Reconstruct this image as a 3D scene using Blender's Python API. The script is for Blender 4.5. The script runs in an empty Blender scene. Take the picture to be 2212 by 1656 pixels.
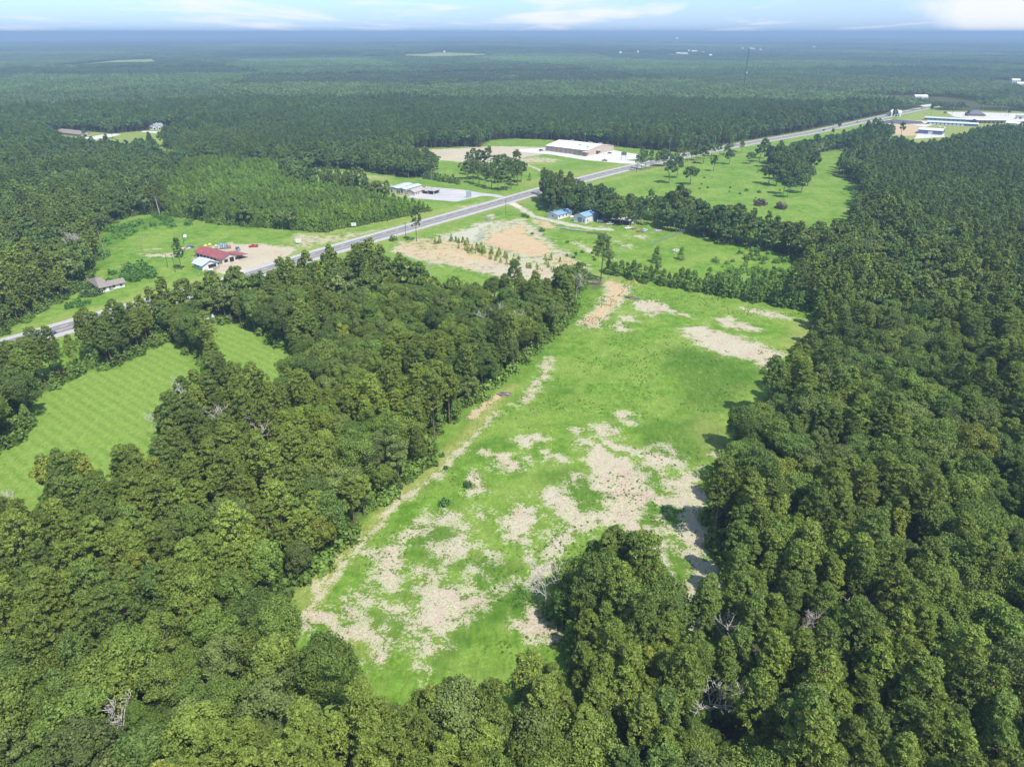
import bpy, math, random
import numpy as np
from mathutils import Vector, Matrix

# ---------------------------------------------------------------- camera, world, sun, exposure
S = bpy.context.scene
COL = S.collection
CAM_H = 120.0
PITCH = math.radians(26.32)
FPX = 1533.0
cd = bpy.data.cameras.new("camera"); cam = bpy.data.objects.new("camera", cd); COL.objects.link(cam)
cam.location = (0, 0, CAM_H)
cam.rotation_euler = (math.pi / 2 - PITCH, math.radians(0.0), 0)
cd.sensor_width = 36.0; cd.lens = FPX / 2212 * 36.0
cd.clip_start = 1.0; cd.clip_end = 200000.0
S.camera = cam

SUN_EL = math.radians(57)
SUN_AZ = Vector((0.62, -0.785)).normalized()          # where the sun stands, seen from above
world = bpy.data.worlds.new("World"); S.world = world; world.use_nodes = True
wn = world.node_tree; wn.nodes.clear()
out = wn.nodes.new("ShaderNodeOutputWorld"); bg = wn.nodes.new("ShaderNodeBackground")
sky = wn.nodes.new("ShaderNodeTexSky"); sky.sky_type = 'NISHITA'; sky.sun_disc = False
sky.sun_elevation = SUN_EL; sky.sun_rotation = math.atan2(SUN_AZ.x, SUN_AZ.y)
sky.altitude = 120; sky.air_density = 1.0; sky.dust_density = 0.6; sky.ozone_density = 1.6
bg.inputs[1].default_value = 0.15
def wnode(t, **k):
    n = wn.nodes.new(t)
    for a, b in k.items(): setattr(n, a, b)
    return n
def wl(a, b): wn.links.new(a, b)
tc = wnode("ShaderNodeTexCoord")
sep = wnode("ShaderNodeSeparateXYZ"); wl(tc.outputs["Generated"], sep.inputs[0])
# clouds live on a flat layer high above: direction divided by its height, softened near the horizon
zadd = wnode("ShaderNodeMath", operation='ADD'); wl(sep.outputs[2], zadd.inputs[0]); zadd.inputs[1].default_value = 0.035
cmb = wnode("ShaderNodeCombineXYZ")
for i in (0, 1):
    dv = wnode("ShaderNodeMath", operation='DIVIDE'); wl(sep.outputs[i], dv.inputs[0]); wl(zadd.outputs[0], dv.inputs[1])
    wl(dv.outputs[0], cmb.inputs[i])
nz = wnode("ShaderNodeTexNoise"); nz.inputs["Scale"].default_value = 0.32; nz.inputs["Detail"].default_value = 7
nz.inputs["Roughness"].default_value = 0.55; nz.inputs["Distortion"].default_value = 0.35
mp = wnode("ShaderNodeMapping"); mp.inputs["Location"].default_value = (3.1, 1.7, 0.4); mp.inputs["Scale"].default_value = (1.15, 0.42, 1)
wl(cmb.outputs[0], mp.inputs[0]); wl(mp.outputs[0], nz.inputs["Vector"])
cr = wnode("ShaderNodeValToRGB"); cr.color_ramp.elements[0].position = 0.50; cr.color_ramp.elements[1].position = 0.65
cr.color_ramp.elements[1].color = (0.92, 0.92, 0.92, 1)
wl(nz.outputs[0], cr.inputs[0])
# one big cumulus bank low over the eastern horizon
bank = wnode("ShaderNodeVectorMath", operation='DISTANCE')
bsc = wnode("ShaderNodeMapping"); bsc.inputs["Scale"].default_value = (1, 1, 3.3); wl(tc.outputs["Generated"], bsc.inputs[0])
bn = wnode("ShaderNodeTexNoise"); bn.inputs["Scale"].default_value = 14; bn.inputs["Detail"].default_value = 6; wl(tc.outputs["Generated"], bn.inputs["Vector"])
wl(bsc.outputs[0], bank.inputs[0]); bank.inputs[1].default_value = (0.545, 0.845, 0.07)
bs = wnode("ShaderNodeMath", operation='MULTIPLY_ADD'); wl(bn.outputs[0], bs.inputs[0]); bs.inputs[1].default_value = 0.16; wl(bank.outputs["Value"], bs.inputs[2])
bm_ = wnode("ShaderNodeMapRange", interpolation_type='SMOOTHSTEP'); wl(bs.outputs[0], bm_.inputs[0])
bm_.inputs[1].default_value = 0.215; bm_.inputs[2].default_value = 0.165; bm_.inputs[3].default_value = 0; bm_.inputs[4].default_value = 1
mx = wnode("ShaderNodeMath", operation='MAXIMUM'); wl(cr.outputs[0], mx.inputs[0]); wl(bm_.outputs[0], mx.inputs[1])
skyc = wnode("ShaderNodeMix", data_type='RGBA', blend_type='MULTIPLY'); skyc.inputs[0].default_value = 1.0
wl(sky.outputs[0], skyc.inputs[6])
zr = wnode("ShaderNodeMapRange"); wl(sep.outputs[2], zr.inputs[0]); zr.inputs[1].default_value = .02; zr.inputs[2].default_value = .45
tn = wnode("ShaderNodeMix", data_type='RGBA'); wl(zr.outputs[0], tn.inputs[0]); tn.inputs[6].default_value = (0.44, 0.60, 1.04, 1); tn.inputs[7].default_value = (.94, .95, .92, 1)
wl(tn.outputs[2], skyc.inputs[7])
cm = wnode("ShaderNodeMix", data_type='RGBA'); wl(mx.outputs[0], cm.inputs[0]); wl(skyc.outputs[2], cm.inputs[6])
cm.inputs[7].default_value = (4.1, 4.2, 4.5, 1)
wl(cm.outputs[2], bg.inputs[0]); wl(bg.outputs[0], out.inputs[0])

sd = bpy.data.lights.new("sun", 'SUN'); sun = bpy.data.objects.new("sun", sd); COL.objects.link(sun)
sd.energy = 4.1; sd.angle = math.radians(0.53); sd.color = (1.0, 0.955, 0.88)
sv = Vector((SUN_AZ.x * math.cos(SUN_EL), SUN_AZ.y * math.cos(SUN_EL), math.sin(SUN_EL)))
sun.rotation_euler = sv.to_track_quat('Z', 'Y').to_euler()
sun.location = sv * 400
S.view_settings.view_transform = 'Standard'; S.view_settings.look = 'None'
S.view_settings.exposure = 0.72; S.view_settings.gamma = 1.0
S.render.engine = 'CYCLES'
cy = S.cycles
cy.max_bounces = 4; cy.diffuse_bounces = 2; cy.glossy_bounces = 1; cy.transmission_bounces = 2; cy.volume_bounces = 0
cy.transparent_max_bounces = 4; cy.caustics_reflective = False; cy.caustics_refractive = False
cy.use_adaptive_sampling = True; cy.adaptive_threshold = 0.02; cy.use_denoising = True

# ---------------------------------------------------------------- surveying: photo position -> point of the real ground
def G(x, y, h=0.0):
    u = (x - 1106) / FPX; v = (828 - y) / FPX
    d = (u, math.cos(PITCH) + v * math.sin(PITCH), -math.sin(PITCH) + v * math.cos(PITCH))
    t = (h - CAM_H) / d[2]
    return (d[0] * t, d[1] * t)
def GP(pts): return np.array([G(*p) for p in pts])

rng = np.random.default_rng(11)
random.seed(11)

def hash2(ix, iy, s):
    n = (ix.astype(np.int64) * 374761393 + iy.astype(np.int64) * 668265263 + s * 974634777) & 0x7fffffff
    n = ((n ^ (n >> 13)) * 1274126177) & 0x7fffffff
    return ((n ^ (n >> 16)) & 0xffff) / 65535.0
def vnoise(x, y, s=0):
    ix = np.floor(x); iy = np.floor(y); fx = x - ix; fy = y - iy
    fx = fx * fx * (3 - 2 * fx); fy = fy * fy * (3 - 2 * fy)
    a = hash2(ix, iy, s); b = hash2(ix + 1, iy, s); c = hash2(ix, iy + 1, s); d = hash2(ix + 1, iy + 1, s)
    return (a * (1 - fx) + b * fx) * (1 - fy) + (c * (1 - fx) + d * fx) * fy
def fbm(x, y, s=0, o=4):
    v = 0; a = 0.5; t = 0
    for i in range(o):
        v = v + a * vnoise(x * 2 ** i + 17.3 * i, y * 2 ** i - 9.1 * i, s + i); t += a; a *= 0.55
    return v / t
def inpoly(px, py, poly):
    r = np.zeros(px.shape, bool)
    n = len(poly)
    for i in range(n):
        x1, y1 = poly[i]; x2, y2 = poly[(i + 1) % n]
        if y1 == y2: continue
        c = ((y1 > py) != (y2 > py)) & (px < (x2 - x1) * (py - y1) / (y2 - y1) + x1)
        r ^= c
    return r
def dist_lines(px, py, pts, closed=False):
    d = np.full(px.shape, 1e9)
    n = len(pts)
    for i in range(n if closed else n - 1):
        x1, y1 = pts[i]; x2, y2 = pts[(i + 1) % n]
        dx, dy = x2 - x1, y2 - y1; L = dx * dx + dy * dy + 1e-9
        t = np.clip(((px - x1) * dx + (py - y1) * dy) / L, 0, 1)
        d = np.minimum(d, np.hypot(px - x1 - t * dx, py - y1 - t * dy))
    return d
def sdf(px, py, poly):
    d = dist_lines(px, py, poly, True)
    return np.where(inpoly(px, py, poly), d, -d)
def sstep(a, b, x):
    t = np.clip((x - a) / (b - a), 0, 1); return t * t * (3 - 2 * t)

def terrain(x, y):
    r = np.hypot(x, y); az = np.arctan2(x, y)
    far = sstep(1800, 6000, r)
    z = far * (fbm(x / 2600, y / 2600, 5, 3) - 0.5) * (38 + 34 * sstep(6000, 14000, r))
    vf = sstep(4000, 26000, r)
    z = z + vf * (60 - 150 * np.clip(np.abs(az) / 0.63, 0, 1.3) ** 2 * np.where(az < 0, 1.3, 0.7))
    return z

# ---------------------------------------------------------------- open land (everything else is forest)
def A8(l): return [(973.3 + x * .34, 424.7 + y * .34) for x, y in l]
def A3(l): return [(619.4 + x * .3206, 929 + y * .3206) for x, y in l]
def A4(l): return [(1106 + x * .2939, 884.8 + y * .2939) for x, y in l]
OPEN = {
 'field': GP([(612,1360),(650,1292),(700,1225),(745,1180),(800,1125),(850,1075),(925,1008),(952,948),(1000,900),(1062,848),(1150,775),(1200,730),(1245,682),(1262,640),(1262,606),
   (1330,596),(1400,612),(1500,630),(1600,650),(1700,672),(1748,676),(1757,740),(1725,772,12),(1650,800,16),(1625,860,14),(1585,890,12),(1562,930,8),(1568,985,8),(1540,1010,14),(1500,1045,14),
   (1494,1085,6),(1515,1130,2),(1536,1190),(1548,1240),(1545,1300),(1515,1370,2),(1478,1420,0),(1440,1420,0),(1395,1420,0),(1380,1380,0),(1428,1362,0),(1470,1300,8),(1462,1275,14),(1410,1190,15),(1335,1150,16),
   (1255,1180,14),(1212,1270,7),(1205,1340,1),(1222,1400,0),(1235,1440,8),(1170,1402,16),(1100,1385,19),(1000,1402,19),(900,1422,19),(820,1402,19),(700,1370,19),(630,1350,15)]),
 'lawn': GP([(-60,1010),(0,985),(60,948),(82,905),(78,868),(130,832),(180,805),(270,795),(312,765),(350,742),(385,745),(440,800,3),(440,830,6),(375,865,8),(360,905,6),(368,950,3),
   (335,965,13),(300,960,14),(255,975,16),(215,965,17),(170,930,17),(140,925,17),(80,960,16),(55,985,14),(75,1040,12),(70,1068,15),(0,1050,17),(-60,1050,17)]),
 'strip': GP([(446,696),(505,700),(560,735),(628,775),(614,806,10),(580,842,14),(530,808,14),(480,768,12),(450,715,7)]),
 'village': GP([(-40,765),(0,735),(60,692),(128,655),(170,632),(196,606),(212,580),(222,556),(208,522),(240,487),(290,468),(340,465),(400,472),(480,488),(560,494),(640,498),(700,505),(760,492),(870,470),(972,446),
   (1150,416),(1003,462),(859,502),(800,538,12),(760,548,12),(700,575,10),(640,596,8),(590,612,6),(500,624,3),(430,645,4),(350,668,6),(290,686,8),(240,702,9),(200,718,8),(140,744,10),(60,764,11),(0,774,11),(-60,785,11)]),
 'north': GP([(645,377),(700,366),(760,368),(830,379),(870,386),(935,384),(948,365),(905,352),(868,338),(905,322),(1000,318),(1042,319),(1060,304),(1120,300),(1190,303),(1330,318),(1400,324),(1480,332),(1560,318),
   (1700,292),(1860,262),(1990,234),(2015,228),(2020,236),(1925,256),(1850,272),(1755,293),(1640,320),(1350,370),(1190,412),(1100,432),(985,462),(975,450,0),(968,440,5),(900,432,8),(860,424,8),(830,410,8),(770,394,8),(700,384,8)]),
 'works': GP([(862,512),(1010,468),(1110,438),(1170,424),(1185,447),(1196,462),(1290,474),(1330,484),(1400,482),(1450,494),(1500,504),(1560,524),(1620,533),(1690,549),(1725,575),(1730,620),(1748,676),(1700,672),
   (1500,630),(1330,596),(1262,606),(1228,622,0),(1200,615,3),(1180,620,12),(1100,612,12),(1010,590,12),(960,583,12),(900,572,12),(840,560,12),(800,545,8)]),
 'meadow': GP([(1200,412),(1350,375),(1640,324),(1655,318),(1654,345),(1672,374),(1692,396),(1712,402),(1730,392),(1746,370),(1762,350),(1776,330),(1834,322),(1834,346),(1815,362),(1800,376),(1855,403),(1835,480,13),(1700,488,14),(1600,478,14),(1560,450,14),(1490,455,15),(1400,440,15),(1320,425,15),(1260,410,10)]),
 'yards': GP([(1900,268),(1990,238),(2060,240),(2230,242),(2400,250),(2400,275,14),(2212,267,14),(2130,268,14),(2060,290,14),(1985,305,14),(1935,300,6),(1900,290),(1880,280)]),
 'verge_far': GP([(1600,322),(1640,316),(1755,288),(1850,268),(1921,250),(2002,233),(2022,240),(1925,261,14),(1850,279,14),(1755,300,14),(1700,314,14),(1640,328,10)]),
 'verge2': GP([(1880,330),(1930,308),(1940,312),(1890,345)]),
 'homes': GP([(112,292),(180,284),(240,290),(320,282),(380,272),(412,270),(405,285),(345,305,5),(300,318,8),(210,322,8),(120,308,4)]),
 'homes2': GP([(318,300,0),(335,322,0),(352,345,8),(362,345,8),(372,330,8),(340,300,0)]),
 'pastureA': GP([(90,146),(160,140),(250,128),(330,125),(345,133),(400,135),(398,140),(250,143),(130,150)]),
 'pastureB': GP([(875,120),(960,117),(1045,119),(1050,123),(930,126),(870,124)]),
 'pastureC': GP([(780,123),(830,124),(828,129),(785,126)]),
 'lotD': GP([(895,214),(950,212),(952,219),(900,220)]),
 'gapE': GP([(1500,132),(1560,131),(1562,134),(1502,135)]),
 'gapF': GP([(1950,88),(2040,89),(2040,91),(1950,90)]),
 'cutG': GP([(1410,120),(1460,118),(1470,121),(1412,123)]),
}
ROAD_PTS = [(-60, 766), (0, 747), (122, 714), (189, 692), (533, 599), (619, 568), (859, 499), (1003, 459), (1078, 438), (1150, 416), (1346, 365), (1490, 334), (1610, 311), (1751, 287), (1849, 266), (1921, 250), (2002, 233), (2035, 226)]
rw = [G(*p) for p in ROAD_PTS]
def spline(P, n):
    P = np.array(P, float); L = np.r_[0, np.cumsum(np.hypot(*np.diff(P, axis=0).T))]
    s = np.linspace(0, L[-1], n)
    Q = np.stack([np.interp(s, L, P[:, i]) for i in (0, 1)], 1)
    for _ in range(3):
        k = max(3, n // 40) | 1; pad = k // 2
        E_ = np.vstack([np.repeat(Q[:1], pad, 0), Q, np.repeat(Q[-1:], pad, 0)])
        E_[:pad] = Q[0] + (Q[0] - Q[1]) * np.arange(pad, 0, -1)[:, None]
        E_[-pad:] = Q[-1] + (Q[-1] - Q[-2]) * np.arange(1, pad + 1)[:, None]
        Q = np.stack([np.convolve(E_[:, i], np.ones(k) / k, 'valid') for i in (0, 1)], 1)
    return Q
ROAD = spline(rw, 260)
ROAD_T = np.gradient(ROAD, axis=0); ROAD_T /= np.hypot(*ROAD_T.T)[:, None]
ROAD_N = np.stack([-ROAD_T[:, 1], ROAD_T[:, 0]], 1)   # to the north-west side
HALF = 9.4

YOUNG = GP([(640,384,8),(740,398,8),(800,408,8),(860,428,8),(975,450),(880,470),(760,491),(700,503),(640,495),(560,490),(450,476),(370,466),(348,420),(400,355),(500,352),(600,365)])
PINES = [GP([(1870,345),(1980,306),(2130,270),(2300,262),(2500,300),(2500,700),(2212,640),(2150,600),(2000,520),(1880,430)]),
         GP([(350,345),(430,300),(700,250),(900,228),(1200,195),(1700,180),(1850,232),(1700,262),(1500,292),(1100,292),(900,312),(600,352),(500,352),(400,352)])]

MIDW = GP([(820,640),(1000,620),(1090,700),(1040,800),(950,900),(860,1000),(720,1050),(600,1010),(640,900),(740,780)])
# ---------------------------------------------------------------- materials
def mat(name):
    m = bpy.data.materials.new(name); m.use_nodes = True
    nt = m.node_tree; b = nt.nodes["Principled BSDF"]
    b.inputs["Specular IOR Level"].default_value = 0.25
    return m, nt, b
def simple(name, col, rough=0.7, metal=0.0, var=0.12, scale=0.6, spec=0.3, stretch=None):
    m, nt, b = mat(name)
    b.inputs["Roughness"].default_value = rough; b.inputs["Metallic"].default_value = metal
    b.inputs["Specular IOR Level"].default_value = spec
    t = nt.nodes.new("ShaderNodeTexCoord"); n = nt.nodes.new("ShaderNodeTexNoise"); n.inputs["Scale"].default_value = scale; n.inputs["Detail"].default_value = 5
    src = t.outputs["Object"]
    if stretch:
        mpp = nt.nodes.new("ShaderNodeMapping"); mpp.inputs["Scale"].default_value = stretch; nt.links.new(src, mpp.inputs[0]); src = mpp.outputs[0]
    nt.links.new(src, n.inputs["Vector"])
    mr = nt.nodes.new("ShaderNodeMapRange"); nt.links.new(n.outputs[0], mr.inputs[0]); mr.inputs[1].default_value = .25; mr.inputs[2].default_value = .75
    mr.inputs[3].default_value = 1 - var; mr.inputs[4].default_value = 1 + var
    mm = nt.nodes.new("ShaderNodeVectorMath"); mm.operation = 'SCALE'; mm.inputs[0].default_value = col; nt.links.new(mr.outputs[0], mm.inputs["Scale"])
    nt.links.new(mm.outputs[0], b.inputs["Base Color"])
    return m
M = {
 'white': simple('white_paint', (.60, .60, .58)), 'cream': simple('cream_metal', (.50, .46, .40)), 'tan': simple('tan_siding', (.44, .36, .29)),
 'roof_white': simple('white_metal_roof', (.66, .64, .60), .5, var=.14, scale=.2), 'roof_red': simple('red_metal_roof', (.27, .085, .092), .6, var=.22, scale=.4), 'roof_blue': simple('blue_metal_roof', (.20, .32, .48), .5, var=.18, scale=.4),
 'roof_grey': simple('grey_metal_roof', (.50, .54, .58), .45), 'roof_pale': simple('pale_metal_roof', (.46, .54, .64), .45), 'roof_brown': simple('brown_shingle', (.23, .195, .175), .9, var=.25, scale=1.2),
 'roof_char': simple('charcoal_shingle', (.13, .14, .17), .9, var=.2), 'roof_slate': simple('slate_shingle', (.24, .25, .28), .9, var=.2), 'shingle_tan': simple('grey_tan_shingle', (.34, .31, .29), .9, var=.2),
 'stone': simple('stone_veneer', (.34, .30, .26), .9, var=.3, scale=3), 'brick': simple('brick', (.30, .17, .13), .9, var=.2, scale=4), 'blue_wall': simple('blue_grey_wall', (.12, .17, .27)),
 'dark': simple('dark_opening', (.02, .022, .026), .5), 'glass': simple('window_glass', (.03, .04, .055), .12, spec=.6), 'door': simple('rollup_door', (.20, .22, .27), .6),
 'brown_trim': simple('brown_trim', (.16, .10, .08)), 'wood': simple('weathered_wood', (.30, .26, .23), .9, var=.3, scale=2), 'pole': simple('pole_wood', (.10, .075, .06), .9),
 'concrete': simple('concrete', (.50, .48, .44), .9, var=.1, scale=.15), 'slab': simple('old_concrete', (.40, .39, .39), .9, var=.22, scale=.12, stretch=(.5, 2, 1)), 'lot': simple('asphalt_lot', (.085, .09, .11), .9, var=.2, scale=.2),
 'gravel': simple('gravel_lot', (.52, .45, .38), .95, var=.15, scale=.5), 'grey': simple('grey_steel', (.33, .35, .37), .5), 'galv': simple('galvanised_steel', (.42, .44, .46), .4, .4),
 'sandpad': simple('sand_pad', (.52, .36, .22), .95, var=.25, scale=.25),
 'red': simple('red_car_paint', (.42, .025, .03), .25, spec=.5, var=.03), 'blue': simple('blue_car_paint', (.05, .09, .2), .25, spec=.5, var=.03), 'black': simple('black_car_paint', (.02, .02, .024), .25, spec=.5, var=.03),
 'silver': simple('silver_car_paint', (.42, .43, .45), .3, .2, spec=.5, var=.03), 'carwhite': simple('white_car_paint', (.75, .75, .75), .3, spec=.5, var=.03), 'teal': simple('slate_car_paint', (.10, .16, .21), .3, spec=.5, var=.03),
 'rust': simple('rusty_paint', (.28, .17, .11), .8, var=.4, scale=2), 'tyre': simple('tyre_rubber', (.02, .02, .02), .9), 'yellow': simple('yellow_plastic', (.45, .40, .10), .5), 'bplastic': simple('blue_plastic', (.10, .2, .38), .5),
 'orange': simple('orange_plastic', (.4, .22, .08), .5), 'debris': simple('bleached_boards', (.52, .47, .42), .9, var=.4, scale=3), 'darklog': simple('dark_logs', (.13, .10, .085), .95, var=.4, scale=3),
 'sign_navy': simple('navy_sign_panel', (.05, .06, .13), .5), 'sign_grey': simple('grey_sign_panel', (.30, .36, .42), .5), 'tankwhite': simple('tank_white', (.8, .8, .8), .5),
}
def bark(name, col):
    return simple(name, col, .95, var=.3, scale=1.5, stretch=(3, 3, .5))
BARK = bark('pine_bark', (.17, .115, .085)); BARK2 = bark('grey_bark', (.17, .15, .13)); DEADW = bark('dead_wood', (.44, .41, .36))

def foliage(name, base, transl=0.22, rough=.65):
    m, nt, b = mat(name)
    L = nt.links.new
    at = nt.nodes.new("ShaderNodeAttribute"); at.attribute_type = 'INSTANCER'; at.attribute_name = 'tint'
    av = nt.nodes.new("ShaderNodeAttribute"); av.attribute_type = 'GEOMETRY'; av.attribute_name = 'v'
    oi = nt.nodes.new("ShaderNodeObjectInfo")
    mr = nt.nodes.new("ShaderNodeMapRange"); L(oi.outputs["Random"], mr.inputs[0]); mr.inputs[3].default_value = .82; mr.inputs[4].default_value = 1.18
    mu = nt.nodes.new("ShaderNodeMath"); mu.operation = 'MULTIPLY'; L(mr.outputs[0], mu.inputs[0]); L(av.outputs["Fac"], mu.inputs[1])
    vm = nt.nodes.new("ShaderNodeVectorMath"); vm.operation = 'MULTIPLY'; L(at.outputs["Vector"], vm.inputs[0]); vm.inputs[1].default_value = base
    sc = nt.nodes.new("ShaderNodeVectorMath"); sc.operation = 'SCALE'; L(vm.outputs[0], sc.inputs[0]); L(mu.outputs[0], sc.inputs["Scale"])
    L(sc.outputs[0], b.inputs["Base Color"]); b.inputs["Roughness"].default_value = rough
    tr = nt.nodes.new("ShaderNodeBsdfTranslucent"); L(sc.outputs[0], tr.inputs[0])
    ms = nt.nodes.new("ShaderNodeMixShader"); ms.inputs[0].default_value = transl
    L(b.outputs[0], ms.inputs[1]); L(tr.outputs[0], ms.inputs[2]); L(ms.outputs[0], nt.nodes["Material Output"].inputs[0])
    return m
LEAF = foliage('leaf', (1, 1, 1), .34); NEEDLE = foliage('needle', (1, 1, 1), .30)

# ---------------------------------------------------------------- ground shader
def ground_material():
    m, nt, b = mat('land'); L = nt.links.new; N = nt.nodes.new
    b.inputs["Roughness"].default_value = .95; b.inputs["Specular IOR Level"].default_value = .08
    geo = N("ShaderNodeNewGeometry")
    def attr(n):
        a = N("ShaderNodeAttribute"); a.attribute_name = n; s = N("ShaderNodeSeparateColor"); L(a.outputs["Color"], s.inputs[0])
        return s.outputs[0], s.outputs[1], s.outputs[2], a.outputs["Alpha"]
    sand, clay, lush, litter = attr('maska'); mown, dry, speck, grav = attr('maskb')
    def noise(scale, det=4, rough=.6, mpv=None, dist=0):
        n = N("ShaderNodeTexNoise"); n.inputs["Scale"].default_value = scale; n.inputs["Detail"].default_value = det; n.inputs["Roughness"].default_value = rough; n.inputs["Distortion"].default_value = dist
        if mpv:
            q = N("ShaderNodeMapping"); q.inputs["Rotation"].default_value = mpv[0]; q.inputs["Scale"].default_value = mpv[1]; L(geo.outputs["Position"], q.inputs[0]); L(q.outputs[0], n.inputs["Vector"])
        else: L(geo.outputs["Position"], n.inputs["Vector"])
        return n.outputs[0]
    def math_(op, a, b_=None, c=None, clamp=False):
        n = N("ShaderNodeMath"); n.operation = op; n.use_clamp = clamp
        for i, v in enumerate((a, b_, c)):
            if v is None: continue
            if isinstance(v, (int, float)): n.inputs[i].default_value = v
            else: L(v, n.inputs[i])
        return n.outputs[0]
    def rng_(v, a, b_, c=0, d=1, st='SMOOTHSTEP'):
        n = N("ShaderNodeMapRange"); n.interpolation_type = st; L(v, n.inputs[0])
        for i, k in enumerate((a, b_, c, d)): n.inputs[i + 1].default_value = k
        return n.outputs[0]
    def mix(f, a, b_, bt='MIX'):
        n = N("ShaderNodeMix"); n.data_type = 'RGBA'; n.blend_type = bt
        if isinstance(f, (int, float)): n.inputs[0].default_value = f
        else: L(f, n.inputs[0])
        for i, v in ((6, a), (7, b_)):
            if isinstance(v, tuple): n.inputs[i].default_value = (*v, 1)
            else: L(v, n.inputs[i])
        return n.outputs[2]
    n_big = noise(.045, 4); n_mid = noise(.22, 6, .65); n_fine = noise(1.3, 5, .7); n_tiny = noise(4.5, 3, .7)
    blade = noise(.9, 4, .7, ((0, 0, .5), (1, .35, 1)), .6)
    g = mix(rng_(n_mid, .3, .7), (.072, .155, .014), (.140, .252, .034))
    g = mix(rng_(n_big, .35, .68), g, mix(.5, g, (.23, .29, .07)))
    g = mix(math_('MULTIPLY', lush, rng_(n_fine, .3, .62)), g, (.044, .108, .012))
    g = mix(math_('MULTIPLY', dry, rng_(n_mid, .2, .7, .4, 1)), g, (.26, .27, .085))
    # mowing swaths
    mo = N("ShaderNodeTexWave"); mo.wave_type = 'BANDS'; mo.bands_direction = 'X'; mo.inputs["Scale"].default_value = .085; mo.inputs["Distortion"].default_value = 1.1; mo.inputs["Detail"].default_value = 2; mo.inputs["Detail Scale"].default_value = .12
    q = N("ShaderNodeMapping"); q.inputs["Rotation"].default_value = (0, 0, math.radians(-52)); L(geo.outputs["Position"], q.inputs[0]); L(q.outputs[0], mo.inputs["Vector"])
    mg = mix(math_('MULTIPLY', mo.outputs["Fac"], rng_(n_mid, .3, .6)), (.172, .262, .052), (.128, .218, .034))
    g = mix(mown, g, mg)
    # fine light and dark blades
    g = mix(rng_(blade, .3, .72), mix(.0, g, g), mix(1.0, g, (1.38, 1.32, 1.3), 'MULTIPLY'))
    g = mix(rng_(n_fine, .62, .36), g, mix(1.0, g, (.72, .78, .7), 'MULTIPLY'))
    g = mix(rng_(noise(.5, 5, .7, ((0, 0, .9), (1, .3, 1)), .8), .52, .68, 0, .55), g, (.19, .225, .06))
    # bare ground
    s_c = mix(rng_(n_mid, .3, .7), (.38, .28, .215), (.56, .465, .385))
    s_c = mix(rng_(n_tiny, .58, .75, 0, .6), s_c, (.25, .20, .14))
    s_c = mix(rng_(n_big, .35, .6), s_c, mix(.6, s_c, (.48, .42, .355)))
    c_c = mix(rng_(n_mid, .3, .7), (.46, .285, .185), (.56, .415, .295))
    bare = mix(rng_(clay, .35, .6), s_c, c_c)
    bare = mix(rng_(grav, .35, .6), bare, mix(rng_(n_fine, .3, .7), (.53, .49, .43), (.40, .35, .29)))
    bare = mix(rng_(blade, .55, .8, 0, .55), bare, (.30, .25, .19))
    edge = math_('ADD', math_('MULTIPLY', math_('SUBTRACT', n_fine, .5), 2.1), math_('MULTIPLY', math_('SUBTRACT', n_mid, .5), 2.0))
    bm = math_('ADD', math_('MAXIMUM', sand, math_('MAXIMUM', clay, grav)), edge)
    bmask = rng_(bm, .42, .50)
    sp = rng_(math_('ADD', math_('MULTIPLY', speck, .34), math_('ADD', math_('MULTIPLY', n_fine, .55), math_('MULTIPLY', n_mid, .45))), .86, .93)
    bmask = math_('MAXIMUM', bmask, math_('MULTIPLY', sp, rng_(speck, .02, .2)))
    # thin weeds growing in the bare ground
    weeds = rng_(math_('ADD', math_('MULTIPLY', n_tiny, .5), math_('ADD', math_('MULTIPLY', n_mid, .3), math_('MULTIPLY', n_fine, .45))), .62, .70)
    bmask = math_('MULTIPLY', bmask, math_('SUBTRACT', 1.0, math_('MULTIPLY', weeds, .8)))
    c = mix(bmask, g, bare)
    fl = mix(rng_(n_fine, .3, .7), (.045, .055, .020), (.10, .09, .045))
    fl = mix(rng_(n_mid, .45, .7), fl, (.055, .085, .022))
    c = mix(litter, c, fl)
    L(c, b.inputs["Base Color"])
    bp = N("ShaderNodeBump"); bp.inputs["Strength"].default_value = .9; bp.inputs["Distance"].default_value = .5
    L(math_('ADD', math_('MULTIPLY', n_fine, .5), math_('ADD', math_('MULTIPLY', n_mid, 1.6), math_('MULTIPLY', n_tiny, .2))), bp.inputs["Height"]); L(bp.outputs[0], b.inputs["Normal"])
    return m
LAND = ground_material()

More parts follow.
